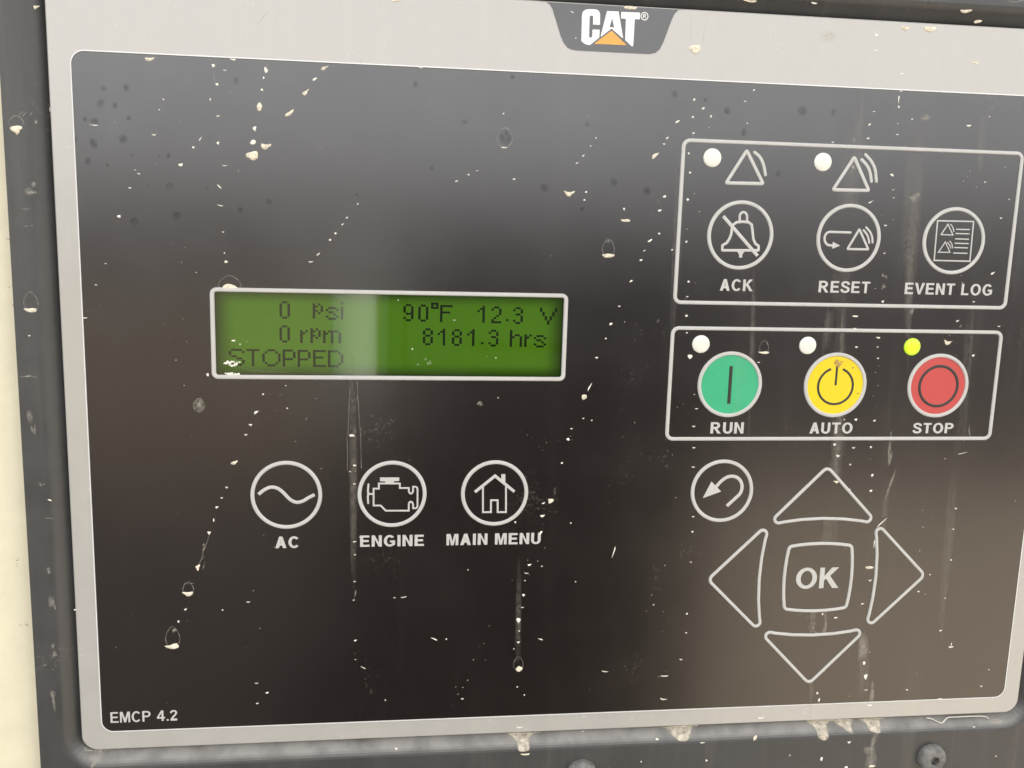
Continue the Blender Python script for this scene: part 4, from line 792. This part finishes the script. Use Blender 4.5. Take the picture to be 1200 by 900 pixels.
def bolt(u, v_, turn, marks, label):
    sh = Shape()
    R = 4.15
    prof = [(R, PF - 0.02), (R, PF + 0.5), (R * .985, PF + 1.0), (R * .93, PF + 1.55), (R * .82, PF + 2.05), (R * .66, PF + 2.4), (R * .5, PF + 2.55)]
    n = 36
    pts, fs = [], []
    for r, d in prof:
        pts += [(u + r * math.cos(2 * math.pi * i / n), v_ + r * math.sin(2 * math.pi * i / n), d) for i in range(n)]
    for k in range(len(prof) - 1):
        fs += [(k * n + i, k * n + (i + 1) % n, (k + 1) * n + (i + 1) % n, (k + 1) * n + i) for i in range(n)]
    # hexagonal socket: a ring of 36 points on a hexagon, then its floor
    def hexp(i, d):
        a = 2 * math.pi * i / n
        k = math.cos(math.pi / 6) / math.cos(((a - turn) % (math.pi / 3)) - math.pi / 6)
        return (u + 1.45 * k * math.cos(a), v_ + 1.45 * k * math.sin(a), d)
    b0 = len(pts)
    pts += [hexp(i, PF + 2.5) for i in range(n)] + [hexp(i, PF + 0.7) for i in range(n)] + [(u, v_, PF + 0.35)]
    e0 = (len(prof) - 1) * n
    fs += [(e0 + i, e0 + (i + 1) % n, b0 + (i + 1) % n, b0 + i) for i in range(n)]
    fs += [(b0 + i, b0 + (i + 1) % n, b0 + n + (i + 1) % n, b0 + n + i) for i in range(n)]
    fs += [(b0 + n + i, b0 + n + (i + 1) % n, b0 + 2 * n) for i in range(n)]
    sh.add(pts, fs)
    bo = sh.build('bolt', MAT['steel'], plate, smooth=True, label=label)
    sh = Shape()
    for m_ in marks:
        stroke(sh, [(u + x, v_ + y) for x, y in m_], 0.16, PF + 1.6, PF + 2.5, round_top=False)
    sh.build('head_marking', MAT['chip'], bo)


bolt(125.0, 108.5, 0.3, [[(-2.5, -1.2), (-2.0, -0.7), (-2.3, -0.3)], [(-1.3, -1.9), (-0.9, -1.3), (-0.35, -1.75)], [(-0.9, -1.3), (-1.0, -2.2)]],
     'grey socket head bolt with stamped marks under the right arrow key side')
bolt(22.3, 108.4, 0.1, [[(-0.3, -2.5), (0.2, -2.7), (0.4, -2.3), (-0.1, -2.0), (0.3, -1.75)]], 'pale oxidised bolt head cut by the photo edge below the middle of the panel')

# ================================================================== THE CONTROL PANEL
panel = bpy.data.objects.new('control_panel', None)
scene.collection.objects.link(panel)
panel.location = P((U0 + U1) / 2, V1, -3.0)
panel.empty_display_size = 0.05
ROOT_AT[panel] = panel.location.copy()
ROOT_AT[plate] = Vector((0, 0, 0))
ROOT_AT[enclosure] = Vector((0, 0, 0))
tag(panel, 'mud splashed generator control panel with black face, silver border and green screen', 'control panel')

OV = 0.22                                            # face of the black overlay
LU0, LU1, LV0, LV1 = -73.35, 13.1, -22.65, -1.35     # centre line of the light screen border
well = rrect(LU0 + .3, LU1 - .3, LV0 + .3, LV1 - .3, .6, 3)
sh = Shape()
solid(sh, [rrect(U0, U1, V0, V1, 4.0, 8), rrect(LU0, LU1, LV0, LV1, .8, 3)], -2.9, 0.0, 0.25)
sh.build('faceplate', MAT['frame'], panel)
OU0, OU1, OV0, OV1 = -103.15, 146.1, -76.2, 91.0
sh = Shape()
solid(sh, [rrect(OU0, OU1, OV0, OV1, 2.9, 8), well], -0.3, OV, 0.13)
sh.build('black_overlay', MAT['overlay'], panel)
sh = Shape()
stroke(sh, rrect(OU0 - .14, OU1 + .14, OV0 - .14, OV1 + .14, 3.0, 8), 0.30, -0.05, 0.12, closed=True)  # edge highlight painted in as a thin white line
sh.build('overlay_edge_highlight', MAT['white'], panel, smooth=True)

# ------------------------------------------------------------------ logo badge on the top border
sh = Shape()
bl = ICON['badge']
loop = [(bl[0][0] - .6, V0 + .27)] + bl[1:-1] + [(bl[-1][0] + .3, V0 + .27)]
solid(sh, [loop], -0.2, 0.06)
badge = sh.build('logo_badge', MAT['overlay'], panel, label='dark tab on the top border with white letters and an orange triangle')
for nm, loops_ in (('C', [ICON['C']]), ('A', [ICON['A'], ICON['Ah']]), ('T', [ICON['T']])):
    sh = Shape()
    solid(sh, loops_, 0.0, 0.09)
    sh.build('logo_letter', MAT['white'], badge, label='white block letter %s of the logo' % nm)
sh = Shape()
solid(sh, [ICON['tri']], 0.0, 0.09)
sh.build('logo_triangle', MAT['orange'], badge, label='orange triangle under the logo letters')
sh = Shape()
rc = ICON['reg'][0]
stroke(sh, ring_path(rc[0], rc[1], 0.86, 32), 0.2, 0.03, 0.09, closed=True, round_top=False)
stroke(sh, [(rc[0] - .28, rc[1] + .45), (rc[0] - .28, rc[1] - .45)], .17, 0.03, 0.09, round_top=False)
stroke(sh, [(rc[0] - .22, rc[1] - .40), (rc[0] + .12, rc[1] - .40), (rc[0] + .28, rc[1] - .22), (rc[0] + .12, rc[1] - .03), (rc[0] - .2, rc[1] - .03)], .15, 0.03, 0.094, round_top=False)
stroke(sh, [(rc[0] + .02, rc[1]), (rc[0] + .32, rc[1] + .45)], .17, 0.03, 0.098, round_top=False)
sh.build('trademark_symbol', MAT['white'], badge)

# ------------------------------------------------------------------ liquid crystal screen
sh = Shape()
stroke(sh, rrect(LU0, LU1, LV0, LV1, 1.1, 6), 1.1, 0.05, 0.62, closed=True)
display = sh.build('lcd_display', MAT['print'], panel, smooth=True, label='green liquid crystal screen in a light rounded border')
sh = Shape()
solid(sh, [rrect(LU0 - .02, LU1 + .02, LV0 - .02, LV1 + .02, .8, 3), rrect(LU0 + .5, LU1 - .5, LV0 + .5, LV1 - .5, .6, 3)], -1.75, 0.04)
sh.build('screen_well', MAT['well'], display)
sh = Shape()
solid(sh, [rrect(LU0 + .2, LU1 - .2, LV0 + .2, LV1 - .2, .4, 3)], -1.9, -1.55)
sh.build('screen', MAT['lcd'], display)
sh2 = Shape()
q = rrect(LU0 + .45, LU1 - .45, LV0 + .45, LV1 - .45, .6, 3)
sh2.add([(p[0], p[1], 0.02) for p in q], [tuple(range(len(q)))])
sh2.build('window_pane', MAT['pane'], display)

GL = {
    '0': '.##.|#..#|#..#|#..#|#..#|#..#|#..#|.##.', '8': '.##.|#..#|#..#|.##.|#..#|#..#|#..#|.##.',
    '9': '.##.|#..#|#..#|#..#|.###|...#|#..#|.##.', '1': '..#|.##|#.#|..#|..#|..#|..#|..#',
    '2': '.##.|#..#|...#|...#|..#.|.#..|#...|####', '3': '.##.|#..#|...#|.##.|...#|...#|#..#|.##.',
    '.': '#', 'deg': '###|#.#|###', 'F': '#####|#....|#....|####.|#....|#....|#....|#....',
    'V': '#.....#|#.....#|.#...#.|.#...#.|..#.#..|..#.#..|...#...|...#...',
    'p': '#.#.|##.#|#..#|##.#|#.#.|#...|#...', 's': '.###.|#...#|.##..|...#.|#...#|.###.', 'i': '#|.|#|#|#|#|#|#',
    'r': '#.#|##.|#..|#..|#..|#..', 'm': '#.####.|##.#..#|#..#..#|#..#..#|#..#..#|#..#..#',
    'h': '#....|#....|#.##.|##..#|#...#|#...#|#...#|#...#',
    'S': '.####.|#....#|#.....|.##...|...##.|.....#|#....#|.####.', 'T': '#####|..#..|..#..|..#..|..#..|..#..|..#..|..#..',
    'O': '..###..|.#...#.|#.....#|#.....#|#.....#|#.....#|.#...#.|..###..', 'P': '####.|#...#|#...#|#...#|####.|#....|#....|#....',
    'E': '#####|#....|#....|####.|#....|#....|#....|#####', 'D': '####..|#...#.|#....#|#....#|#....#|#....#|#...#.|####..'}
PW, PH = 0.635, 0.535
rows = [('l1', ['0', 'p', 's', 'i'], 'oil pressure reading 0 psi'), ('l2', ['0', 'r', 'p', 'm'], 'engine speed reading 0 rpm'),
        ('l3', ['S', 'T', 'O', 'P', 'P', 'E', 'D'], 'status word STOPPED'),
        ('r1', ['9', '0', 'deg', 'F', '1', '2', '.', '3', 'V'], 'readings 90 degrees F and 12.3 V'),
        ('r2', ['8', '1', '8', '1', '.', '3', 'h', 'r', 's'], 'running time 8181.3 hrs')]
for key, chars, lab in rows:
    sh = Shape()
    for (x, y), ch in zip(LCD[key], chars):
        # the window shifts what lies below it; the pattern sits on the screen itself
        x, y = x + 0.05, y - 0.03
        for j, row in enumerate(GL[ch].split('|')):
            for i, c_ in enumerate(row):
                if c_ == '#':
                    a, b_ = x + i * PW, y + j * PH
                    e = 0.012
                    sh.add([(a + e, b_ + e, -1.53), (a + PW - e, b_ + e, -1.53), (a + PW - e, b_ + PH - e, -1.53), (a + e, b_ + PH - e, -1.53)], [(0, 1, 2, 3)])
    sh.build('readout', MAT['pixel'], display, label='dark dot matrix ' + lab)

# ------------------------------------------------------------------ borders round the two groups of buttons
for (a, b_, c_, d_), lab in (((41.25, 132.35, -61.8, -21.5), 'light rounded outline round the alarm buttons'), ((41.2, 132.25, -14.9, 14.3), 'light rounded outline round the run, auto and stop buttons')):
    sh = Shape()
    stroke(sh, rrect(a, b_, c_, d_, 1.6, 6), 1.0, OV - .05, OV + 0.38, closed=True)
    sh.build('group_border', MAT['print'], panel, smooth=True, label=lab)


# ------------------------------------------------------------------ round membrane buttons
RZ = OV + 0.12


def round_button(u, v_, r, label, fill=None, ring_w=1.02):
    sh = Shape()
    dome(sh, u, v_, [(r - .3, OV - .05), (r - .3, RZ - .03), (r - .7, RZ), (0, RZ)], 64)
    bo = sh.build('round_button', MAT[fill or 'key'], panel, label=label)
    sh = Shape()
    stroke(sh, ring_path(u, v_, r - ring_w / 2, 72), ring_w, OV - .05, RZ + 0.32, closed=True)
    sh.build('button_ring', MAT['print'], bo, smooth=True)
    return bo


def icon(bo, lines=(), fills=(), mat='print', label=None):
    sh = Shape()
    z = 0.0
    for item in lines:
        pts, w = item[:2]
        opt = item[2] if len(item) > 2 else ''
        stroke(sh, pts, w, RZ - .04, RZ + 0.1 + z, closed='c' in opt, caps='round' if 'r' in opt else 'butt')
        z += 0.003
    for l in fills:
        solid(sh, [l], RZ - .03, RZ + 0.07 + z, 0)
        z += 0.003
    sh.build('icon', MAT[mat], bo, smooth=True, label=label)


I_ = ICON
bt = round_button(-56.35, 28.6, 8.85, 'round black AC button with a sine wave')
icon(bt, [(smooth_path(I_['sine'], 5), .88)])
bt = round_button(-29.99, 28.6, 8.75, 'round black engine button with an engine outline')
icon(bt, [(I_['eng_body'], .46, 'c'), (smooth_path(I_['eng_fan'], 4), .5, 'r'), (I_['eng_shaft'], .5)], [I_['eng_cap']])
bt = round_button(-3.71, 28.6, 8.75, 'round black main menu button with a house outline')
icon(bt, [(I_['roof'], .8), (I_['house'], .5)], [I_['chimney']])
bt = round_button(57.46, -38.84, 8.77, 'round black acknowledge button with a crossed out bell')
icon(bt, [(fillet(I_['bell'], 0.15), .7, 'c'), (I_['slash'], .9), (smooth_path(I_['bell_loop'], 4), .62)], [I_['clapper']])
bt = round_button(86.58, -38.84, 8.77, 'round black reset button with a looping arrow and alarm triangle')
icon(bt, [(fillet(I_['rtri'], .12), .6, 'c'), (smooth_path(I_['rarc1'], 4), .55, 'r'), (smooth_path(I_['rarc2'], 4), .55, 'r'),
          (I_['rarrow'][:1] + smooth_path(I_['rarrow'][1:], 4), .62)], [I_['rhead']])
bt = round_button(115.72, -38.84, 8.77, 'round black event log button with a page of alarm lines')
icon(bt, [(I_['page'], .38, 'c'), (I_['etri1'], .32, 'c'), (I_['etri2'], .3, 'c'), (smooth_path(I_['earc1'], 4), .32), (smooth_path(I_['earc2'], 4), .3), (smooth_path(I_['earc3'], 4), .3)]
     + [(I_['line%d' % i], .34) for i in range(6)])
bt = round_button(57.37, -0.26, 8.74, 'round green RUN button with a dark vertical bar', 'green')
icon(bt, [([(57.42, -5.15), (57.42, 4.85)], .95)], mat='ink')
bt = round_button(86.42, -0.26, 8.74, 'round yellow AUTO button with a power symbol', 'yellow')
pc, pr = (86.5, 0.0), 4.85
icon(bt, [(arc(pc[0], pc[1], pr, pr, -70, 250, 60), .64), ([(86.5, -5.4), (86.5, -0.25)], .6)], mat='ink')
bt = round_button(115.57, -0.26, 8.74, 'round red STOP button with a dark ring', 'red')
icon(bt, [(ring_path(115.73, -0.15, 5.45, 64), .8, 'c')], mat='ink')
bt = round_button(57.21, 28.54, 8.63, 'round black back button with a curved arrow')
icon(bt, [(smooth_path(I_['btail'], 4), .92)], [I_['bhead']])

# alarm symbols printed above the ACK and RESET buttons
for tri, arcs, lab in (('tri1', ['arc1'], 'light alarm triangle with one arc'), ('tri2', ['arc2', 'arc3'], 'light alarm triangle with two arcs')):
    sh = Shape()
    stroke(sh, fillet(ICON[tri], .2), .86, OV - .04, OV + .14, closed=True)
    for k, a in enumerate(arcs):
        stroke(sh, smooth_path(ICON[a], 4), .8, OV - .04, OV + .145 + k * .003, caps='round')
    sh.build('alarm_symbol', MAT['print'], panel, smooth=True, label=lab)

# ------------------------------------------------------------------ indicator lamps
for u, v_, m_, lab in ((48.82, -57.79, 'lamp', 'white unlit indicator lamp beside the one arc alarm symbol'), (77.93, -57.76, 'lamp', 'white unlit indicator lamp beside the two arc alarm symbol'),
                       (48.89, -10.8, 'lamp', 'white unlit indicator lamp above the RUN button'), (77.87, -10.77, 'lamp', 'white unlit indicator lamp above the AUTO button'),
                       (107.09, -10.75, 'lit', 'yellow green lit indicator lamp above the STOP button')):
    sh = Shape()
    R = 2.33
    dome(sh, u, v_, [(R, OV - .05), (R, OV + .12), (R * .96, OV + .27), (R * .85, OV + .37), (R * .5, OV + .45), (R * .2, OV + .48), (0, OV + .485)], 36)
    sh.build('indicator_lamp', MAT[m_], panel, smooth=True, label=lab, sharp=60)

# ------------------------------------------------------------------ cursor keys
CX, CY = 86.25, 53.35


def nav(turn, label):
    pts = [(0, 31.3), (16.1, 14.9)] + [(x, 16.85 - 1.6 * (x / 15.0) ** 2) for x in (11, 6, 0, -6, -11)] + [(-16.1, 14.9)]
    rad = [1.5, 1.15, 0, 0, 0, 0, 0, 1.15]
    path = fillet(pts, rad, True, 6)
    ca, sa = math.cos(turn), math.sin(turn)
    path = [(CX + x * ca - y * sa, CY - (x * sa + y * ca)) for x, y in path]
    sh = Shape()
    solid(sh, [path], OV - .05, RZ - .02)
    bo = sh.build('arrow_button', MAT['key'], panel, label=label)
    sh = Shape()
    stroke(sh, path, .88, OV - .05, RZ + .28, closed=True)
    sh.build('button_outline', MAT['print'], bo, smooth=True)


nav(0, 'triangular up arrow key above the OK key')
nav(math.pi / 2, 'triangular left arrow key beside the OK key')
nav(math.pi, 'triangular down arrow key below the OK key')
nav(-math.pi / 2, 'triangular right arrow key beside the OK key')
q = []
for k in range(4):
    for x in (-8.95, -6, -3, 0, 3, 6):
        y = 9.72 - 0.75 * (abs(x) / 8.95) ** 2
        a = -k * math.pi / 2
        if x == -8.95:
            y = 8.95
        q.append((CX + x * math.cos(a) - y * math.sin(a), CY - (x * math.sin(a) + y * math.cos(a))))
path = fillet(q, [1.1 if i % 6 == 0 else 0 for i in range(24)], True, 6)
sh = Shape()
solid(sh, [path], OV - .05, RZ - .02)
okb = sh.build('ok_button', MAT['key'], panel, label='square OK key with bulging sides')
sh = Shape()
stroke(sh, path, .92, OV - .05, RZ + .28, closed=True)
sh.build('button_outline', MAT['print'], okb, smooth=True)
sh = Shape()
lettering(sh, 'OK', 79.95, 92.4, 56.5, 5.95, .172, RZ - .05, RZ + .05, gap=.1)
sh.build('lettering', MAT['print'], okb)

# ------------------------------------------------------------------ captions
for txt, a, b_, base, cap, s in (('AC', -59.25, -53.3, 42.55, 3.05, .2), ('ENGINE', -38.05, -21.75, 42.55, 3.02, .2), ('MAIN MENU', -15.95, 8.75, 42.5, 3.05, .2),
                                 ('ACK', 53.0, 61.8, -24.68, 3.0, .185), ('RESET', 79.6, 93.7, -24.74, 3.0, .185), ('EVENT LOG', 103.45, 128.3, -24.72, 3.0, .185),
                                 ('RUN', 52.95, 62.0, 12.88, 3.05, .19), ('AUTO', 80.35, 92.4, 12.9, 3.0, .19), ('STOP', 109.7, 121.4, 12.85, 2.85, .19), ('EMCP 4.2', -101.0, -84.5, 88.6, 2.92, .155)):
    sh = Shape()
    lettering(sh, txt, a, b_, base, cap, s, OV - .05, OV + .04, space=.25)
    sh.build('caption', MAT['print'], panel, label='light lettering ' + txt)

# ================================================================== DRIED MUD, SCALE AND WATER MARKS
rnd = random.Random(11)


def face_depth(u, v_):
    """which body a splash sits on, and the height of that surface"""
    inside = U0 - .2 < u < U1 + .2 and V0 - .2 < v_ < V1 + .2
    if inside:
        if LU0 + .5 < u < LU1 - .5 and LV0 + .5 < v_ < LV1 - .5:
            return panel, 0.03
        if OU0 < u < OU1 and OV0 < v_ < OV1:
            return panel, OV
        return panel, 0.0
    if u < -118.4:
        return enclosure, -3.5
    t = max(U0 - u, u - U1, V0 - v_, v_ - V1)
    for (t0, d0), (t1, d1) in zip(prof_plate, prof_plate[1:]):
        if t0 <= t <= t1:
            return plate, d0 + (d1 - d0) * (t - t0) / (t1 - t0) + .02
    return plate, PF


prof_plate = [(0.0, -2.5), (0.55, -2.4), (0.75, -2.1), (1.2, -1.75), (3.2, 0.15), (3.7, 0.5), (4.3, 0.78), (5.0, PF)]


def blob_outline(w, h, ang, kind):
    n = 14 if max(w, h) > 1.6 else 9
    out = []
    ca, sa = math.cos(math.radians(ang)), math.sin(math.radians(ang))
    ph = rnd.random() * 6.3
    for i in range(n):
        a = 2 * math.pi * i / n
        x, y = math.cos(a), math.sin(a)
        if kind == 'h':                      # half moon: flat on top, hanging below
            y = y if y > 0 else y * .18
            y = y * 1.25 - .5
        elif kind == 't':                    # pointed downwards
            x *= (1.0 - .45 * (y + 1) / 2 * 1.6) if y > -.2 else 1
            y = y * 1.0
        elif kind == 's' and abs(ang) > 15:  # a splash that ran: blunt head, thin tail pointing up
            y *= 1.25 - .95 * ((x if ang < 0 else -x) + 1) / 2
        elif kind == 's' and w > h * 1.45:   # the crescent left at the foot of a dried drop
            y = y * .75 + .9 * (.5 - x * x)
        elif kind == 's' and h > w * .9:
            x *= 1.15 - .5 * (y + 1) / 2
        elif kind in ('m',):
            y = y * .4 + .5 if y > 0 else y
        k = 1 + .16 * math.sin(3 * a + ph) + (.22 if n > 9 else .5) * (rnd.random() - .5)
        x, y = x * w / 2 * k, y * h / 2 * k
        out.append((x * ca - y * sa, x * sa + y * ca))
    return out


def blob(sh, u, v_, d, w, h, ang, kind, thick):
    o = blob_outline(w, h, ang, kind)
    n = len(o)
    cx, cy = sum(p[0] for p in o) / n, sum(p[1] for p in o) / n
    v, f = [], []
    for s, dz in ((1.0, -.02), (.9, thick * .55), (.55, thick * (.8 + .3 * rnd.random()))):
        v += [(u + cx + (p[0] - cx) * s, v_ + cy + (p[1] - cy) * s, d + dz * (1 if s == 1 else .8 + .4 * rnd.random())) for p in o]
    v.append((u + cx, v_ + cy, d + thick))
    for k in (0, 1):
        f += [(k * n + i, k * n + (i + 1) % n, (k + 1) * n + (i + 1) % n, (k + 1) * n + i) for i in range(n)]
    f += [(2 * n + i, 2 * n + (i + 1) % n, 3 * n) for i in range(n)]
    sh.add(v, f)


def soft_patch(sh, u, v_, d, w, h, ang=0.0, core=.45):
    n = 24
    ca, sa = math.cos(math.radians(ang)), math.sin(math.radians(ang))
    ph = rnd.random() * 6.3
    v, f, th = [(u, v_, d)], [], [1.0]
    for s, t in ((core, 1.0), (.8, .45), (1.0, 0.0)):
        for i in range(n):
            a = 2 * math.pi * i / n
            k = s * (1 + .09 * math.sin(2 * a + ph) + .05 * math.sin(5 * a + 2 * ph))
            x, y = w / 2 * k * math.cos(a), h / 2 * k * math.sin(a)
            v.append((u + x * ca - y * sa, v_ + x * sa + y * ca, d))
            th.append(t)
    f += [(0, 1 + i, 1 + (i + 1) % n) for i in range(n)]
    for k in (0, 1):
        f += [(1 + k * n + i, 1 + k * n + (i + 1) % n, 1 + (k + 1) * n + (i + 1) % n, 1 + (k + 1) * n + i) for i in range(n)]
    sh.add(v, f, th)


MUDNAME = {panel: 'on the panel', plate: 'on the grey plate', enclosure: 'on the cream wall'}
small, faint, pale, chips, brown = {}, {}, {}, {}, {}
lift = 0
for u, v_, w, h, ang, kind in DIRT:
    body, d = face_depth(u, v_)
    lift = (lift + 1) % 40
    if kind in 'fcx':
        w, h = max(w, .35), max(h, .35)
        for k in range(3 if kind == 'f' else 1):
            e = .3 if kind == 'f' else 0
            soft_patch(faint.setdefault(body, Shape()), u + rnd.gauss(0, w * e), v_ + rnd.gauss(0, h * e), d + .012 + (lift * 3 + k) * .0004,
                       w * (rnd.uniform(.5, 1.2) if e else 1.25), h * (rnd.uniform(.4, 1.1) if e else 1.25), ang + rnd.gauss(0, 8), .3)
    elif kind == 'p':
        q = pale.setdefault(body, Shape())
        for k in range(26):
            x = (rnd.random() - .5) * w
            blob(q, u + x, v_ + (rnd.random() - .3) * h * (1 - abs(x) / w), d, .25 + rnd.random() * .7, .2 + rnd.random() * .4, rnd.random() * 60 - 30, 's', .05 + .002 * k)
    elif kind == 'k':
        q = chips.setdefault(body, Shape())
        for k in range(5):
            blob(q, u + (rnd.random() - .5) * w, v_ + (rnd.random() - .5) * h, d, w * .35, h * .3, rnd.random() * 60, 's', .03 + .003 * k)
    elif kind == 'b':
        blob(brown.setdefault(body, Shape()), u, v_, RZ + .12, w, h, ang, 's', .06)
    else:
        big = max(w, h) >= 1.75 and min(w, h) > .55
        t = min(.32, .07 + .09 * min(w, h))
        if big:
            sh = Shape()
            blob(sh, u, v_, d, w, h, ang, kind, t)
            sh.build('mud_drop', MAT['mud'], body, smooth=True, sharp=60)
        else:
            blob(small.setdefault(body, Shape()), u, v_, d, max(w * .95, .18), max(h * .95, .17), ang, kind, t * .8)

# uncounted fine spatter between the larger drops, thickest along the run marks
for k in range(160):
    lane = rnd.choice([(-46, -66, -18, 70), (-78, -86, -60, 88), (8, -14, 44, 90), (30, -60, 12, 26), (80, 95, 60, 85), (96, 101, -62, 88), (45, 42, -70, 85), (119, 116, -60, 60), None, None])
    if lane:
        t = rnd.random()
        u = lane[0] + (lane[1] - lane[0]) * t + rnd.gauss(0, 1.6)
        v_ = lane[2] + (lane[3] - lane[2]) * t + rnd.gauss(0, 1.5)
        v_ = max(min(v_, 89), -75)
    else:
        u, v_ = rnd.uniform(OU0 + 2, OU1 - 2), rnd.uniform(OV0 + 2, OV1 - 2)
    body, d = face_depth(u, v_)
    s = .08 + .13 * rnd.random() ** 2
    blob(small.setdefault(body, Shape()), u, v_, d, s * (1 + rnd.random()), s, rnd.uniform(-50, 20), 's', .05)

for body, q in small.items():
    o = q.build('mud_specks', MAT['pale'], body, smooth=True, sharp=60)
    tag(o, 'fine pale mud specks scattered ' + MUDNAME[body], kind='stuff')
for body, q in faint.items():
    o = q.build('dust_smears', MAT['film'], body)
    tag(o, 'faint dusty smears ' + MUDNAME[body], kind='stuff')
for body, q in pale.items():
    tag(q.build('scale_crust', MAT['pale'], body, smooth=True), 'white crust along the lower left of the screen', kind='stuff')
for body, q in chips.items():
    tag(q.build('paint_chips', MAT['chip'], body), 'small brown chips in the cream paint', kind='stuff')
for body, q in brown.items():
    tag(q.build('grime_spots', MAT['brown'], body, smooth=True), 'brown grime on the yellow button', kind='stuff')

q = Shape()
for i, (u, v_, w, h, ang) in enumerate(SMEAR):
    for k in range(3):
        soft_patch(q, u + rnd.gauss(0, w * .25), v_ + rnd.gauss(0, h * .12), OV + .006 + (i * 3 + k) * .0004, w * rnd.uniform(.4, 1.0), h * rnd.uniform(.6, 1.1), ang, .3)
tag(q.build('run_streaks', MAT['smear'], panel), 'faint vertical streaks of dust where water ran down the face', kind='stuff')
q = Shape()
for i, (u, v_, s) in enumerate(SPOT):
    body, d = face_depth(u, v_)
    if d == OV:
        soft_patch(q, u, v_, d + .033 + (i % 7) * .0006, s * 1.05, s * 1.15, 0, .5)
tag(q.build('water_marks', MAT['water'], panel), 'dull round water marks on the upper part of the black face', kind='stuff')

# outlines of dried drops and hairline run marks
for body in (panel, plate):
    q = Shape()
    for i, (u, v_, w, h) in enumerate(RING):
        bd, d = face_depth(u, v_)
        if bd is not body:
            continue
        pts = []
        for k in range(28):
            a = 2 * math.pi * k / 28
            x, y = math.cos(a), math.sin(a)
            x *= 1 - .32 * max(0, -y)
            pts.append((u + x * w / 2 * (1 + .05 * rnd.random()), v_ + y * h / 2))
        stroke(q, pts, .16, d - .01, d + .03, closed=True)
    if body is panel:
        for c_ in CRACK:
            d = face_depth(*c_[len(c_) // 2])[1]
            path = []
            for a, b_ in zip(c_, c_[1:]):
                for k in range(5):
                    path.append((a[0] + (b_[0] - a[0]) * k / 5 + rnd.gauss(0, .05), a[1] + (b_[1] - a[1]) * k / 5))
            path.append(c_[-1])
            stroke(q, path, .15, d - .01, d + .035)
    q.thin = [.8] * len(q.v)
    tag(q.build('drip_outlines', MAT['clear'], body, smooth=True), 'thin outlines of dried drops ' + MUDNAME[body], kind='stuff')

# runs of mud that hang from the lower edge of the panel over the rounded edge of the plate
for key in ('drip1', 'drip2', 'drip3', 'drip4', 'drip5', 'drip6', 'corner'):
    if key == 'drip6':
        continue
    loop = POLY[key][1:] if key == 'drip5' else POLY[key]
    loop = [p[:2] for p in smooth_path(loop, 3, True)]
    # drape: subdivide and lift each point onto the surface below it
    tri_src = tessellate_polygon([[Vector((p[0], p[1], 0)) for p in loop]])
    bm = bmesh.new()
    vs = [bm.verts.new((p[0], p[1], 0)) for p in loop]
    for t in tri_src:
        try:
            bm.faces.new([vs[i] for i in t])
        except ValueError:
            pass
    for _ in range(3):
        bmesh.ops.subdivide_edges(bm, edges=[e for e in bm.edges if e.calc_length() > .5], cuts=1)
        bmesh.ops.triangulate(bm, faces=bm.faces[:])
    bm.verts.index_update()
    sh = Shape()
    pts = []
    for vv in bm.verts:
        rim = vv.is_boundary
        d = face_depth(vv.co.x, max(vv.co.y, V1 + .25) if key != 'corner' else vv.co.y)[1]
        if vv.co.y < V1 + .8:
            d = max(d, -.9)
        pts.append((vv.co.x, vv.co.y, d + (.02 if rim else .10 + .10 * rnd.random())))
        sh.thin.append(.62 if rim else .85 + .3 * rnd.random())
    sh.add(pts, [tuple(x.index for x in f.verts) for f in bm.faces], sh.thin)
    sh.thin = sh.thin[:len(sh.v)]
    bm.free()
    if key == 'corner':
        sh.build('mud_smear', MAT['film'], plate, smooth=True, label='dusty tan smear at the lower left corner of the opening')
    else:
        sh.build('mud_drip', MAT['drip'], plate, smooth=True, sharp=70)
sh = Shape()
th = smooth_path(POLY['thread'], 3)
stroke(sh, th, .15, -.6, -.15)
sh.build('mud_thread', MAT['pale'], plate, smooth=True)
sh = Shape()
stroke(sh, smooth_path(POLY['glassline'], 4), .1, 0.02, .05)
sh.thin = [.8] * len(sh.v)
sh.build('screen_scratch', MAT['clear'], panel)
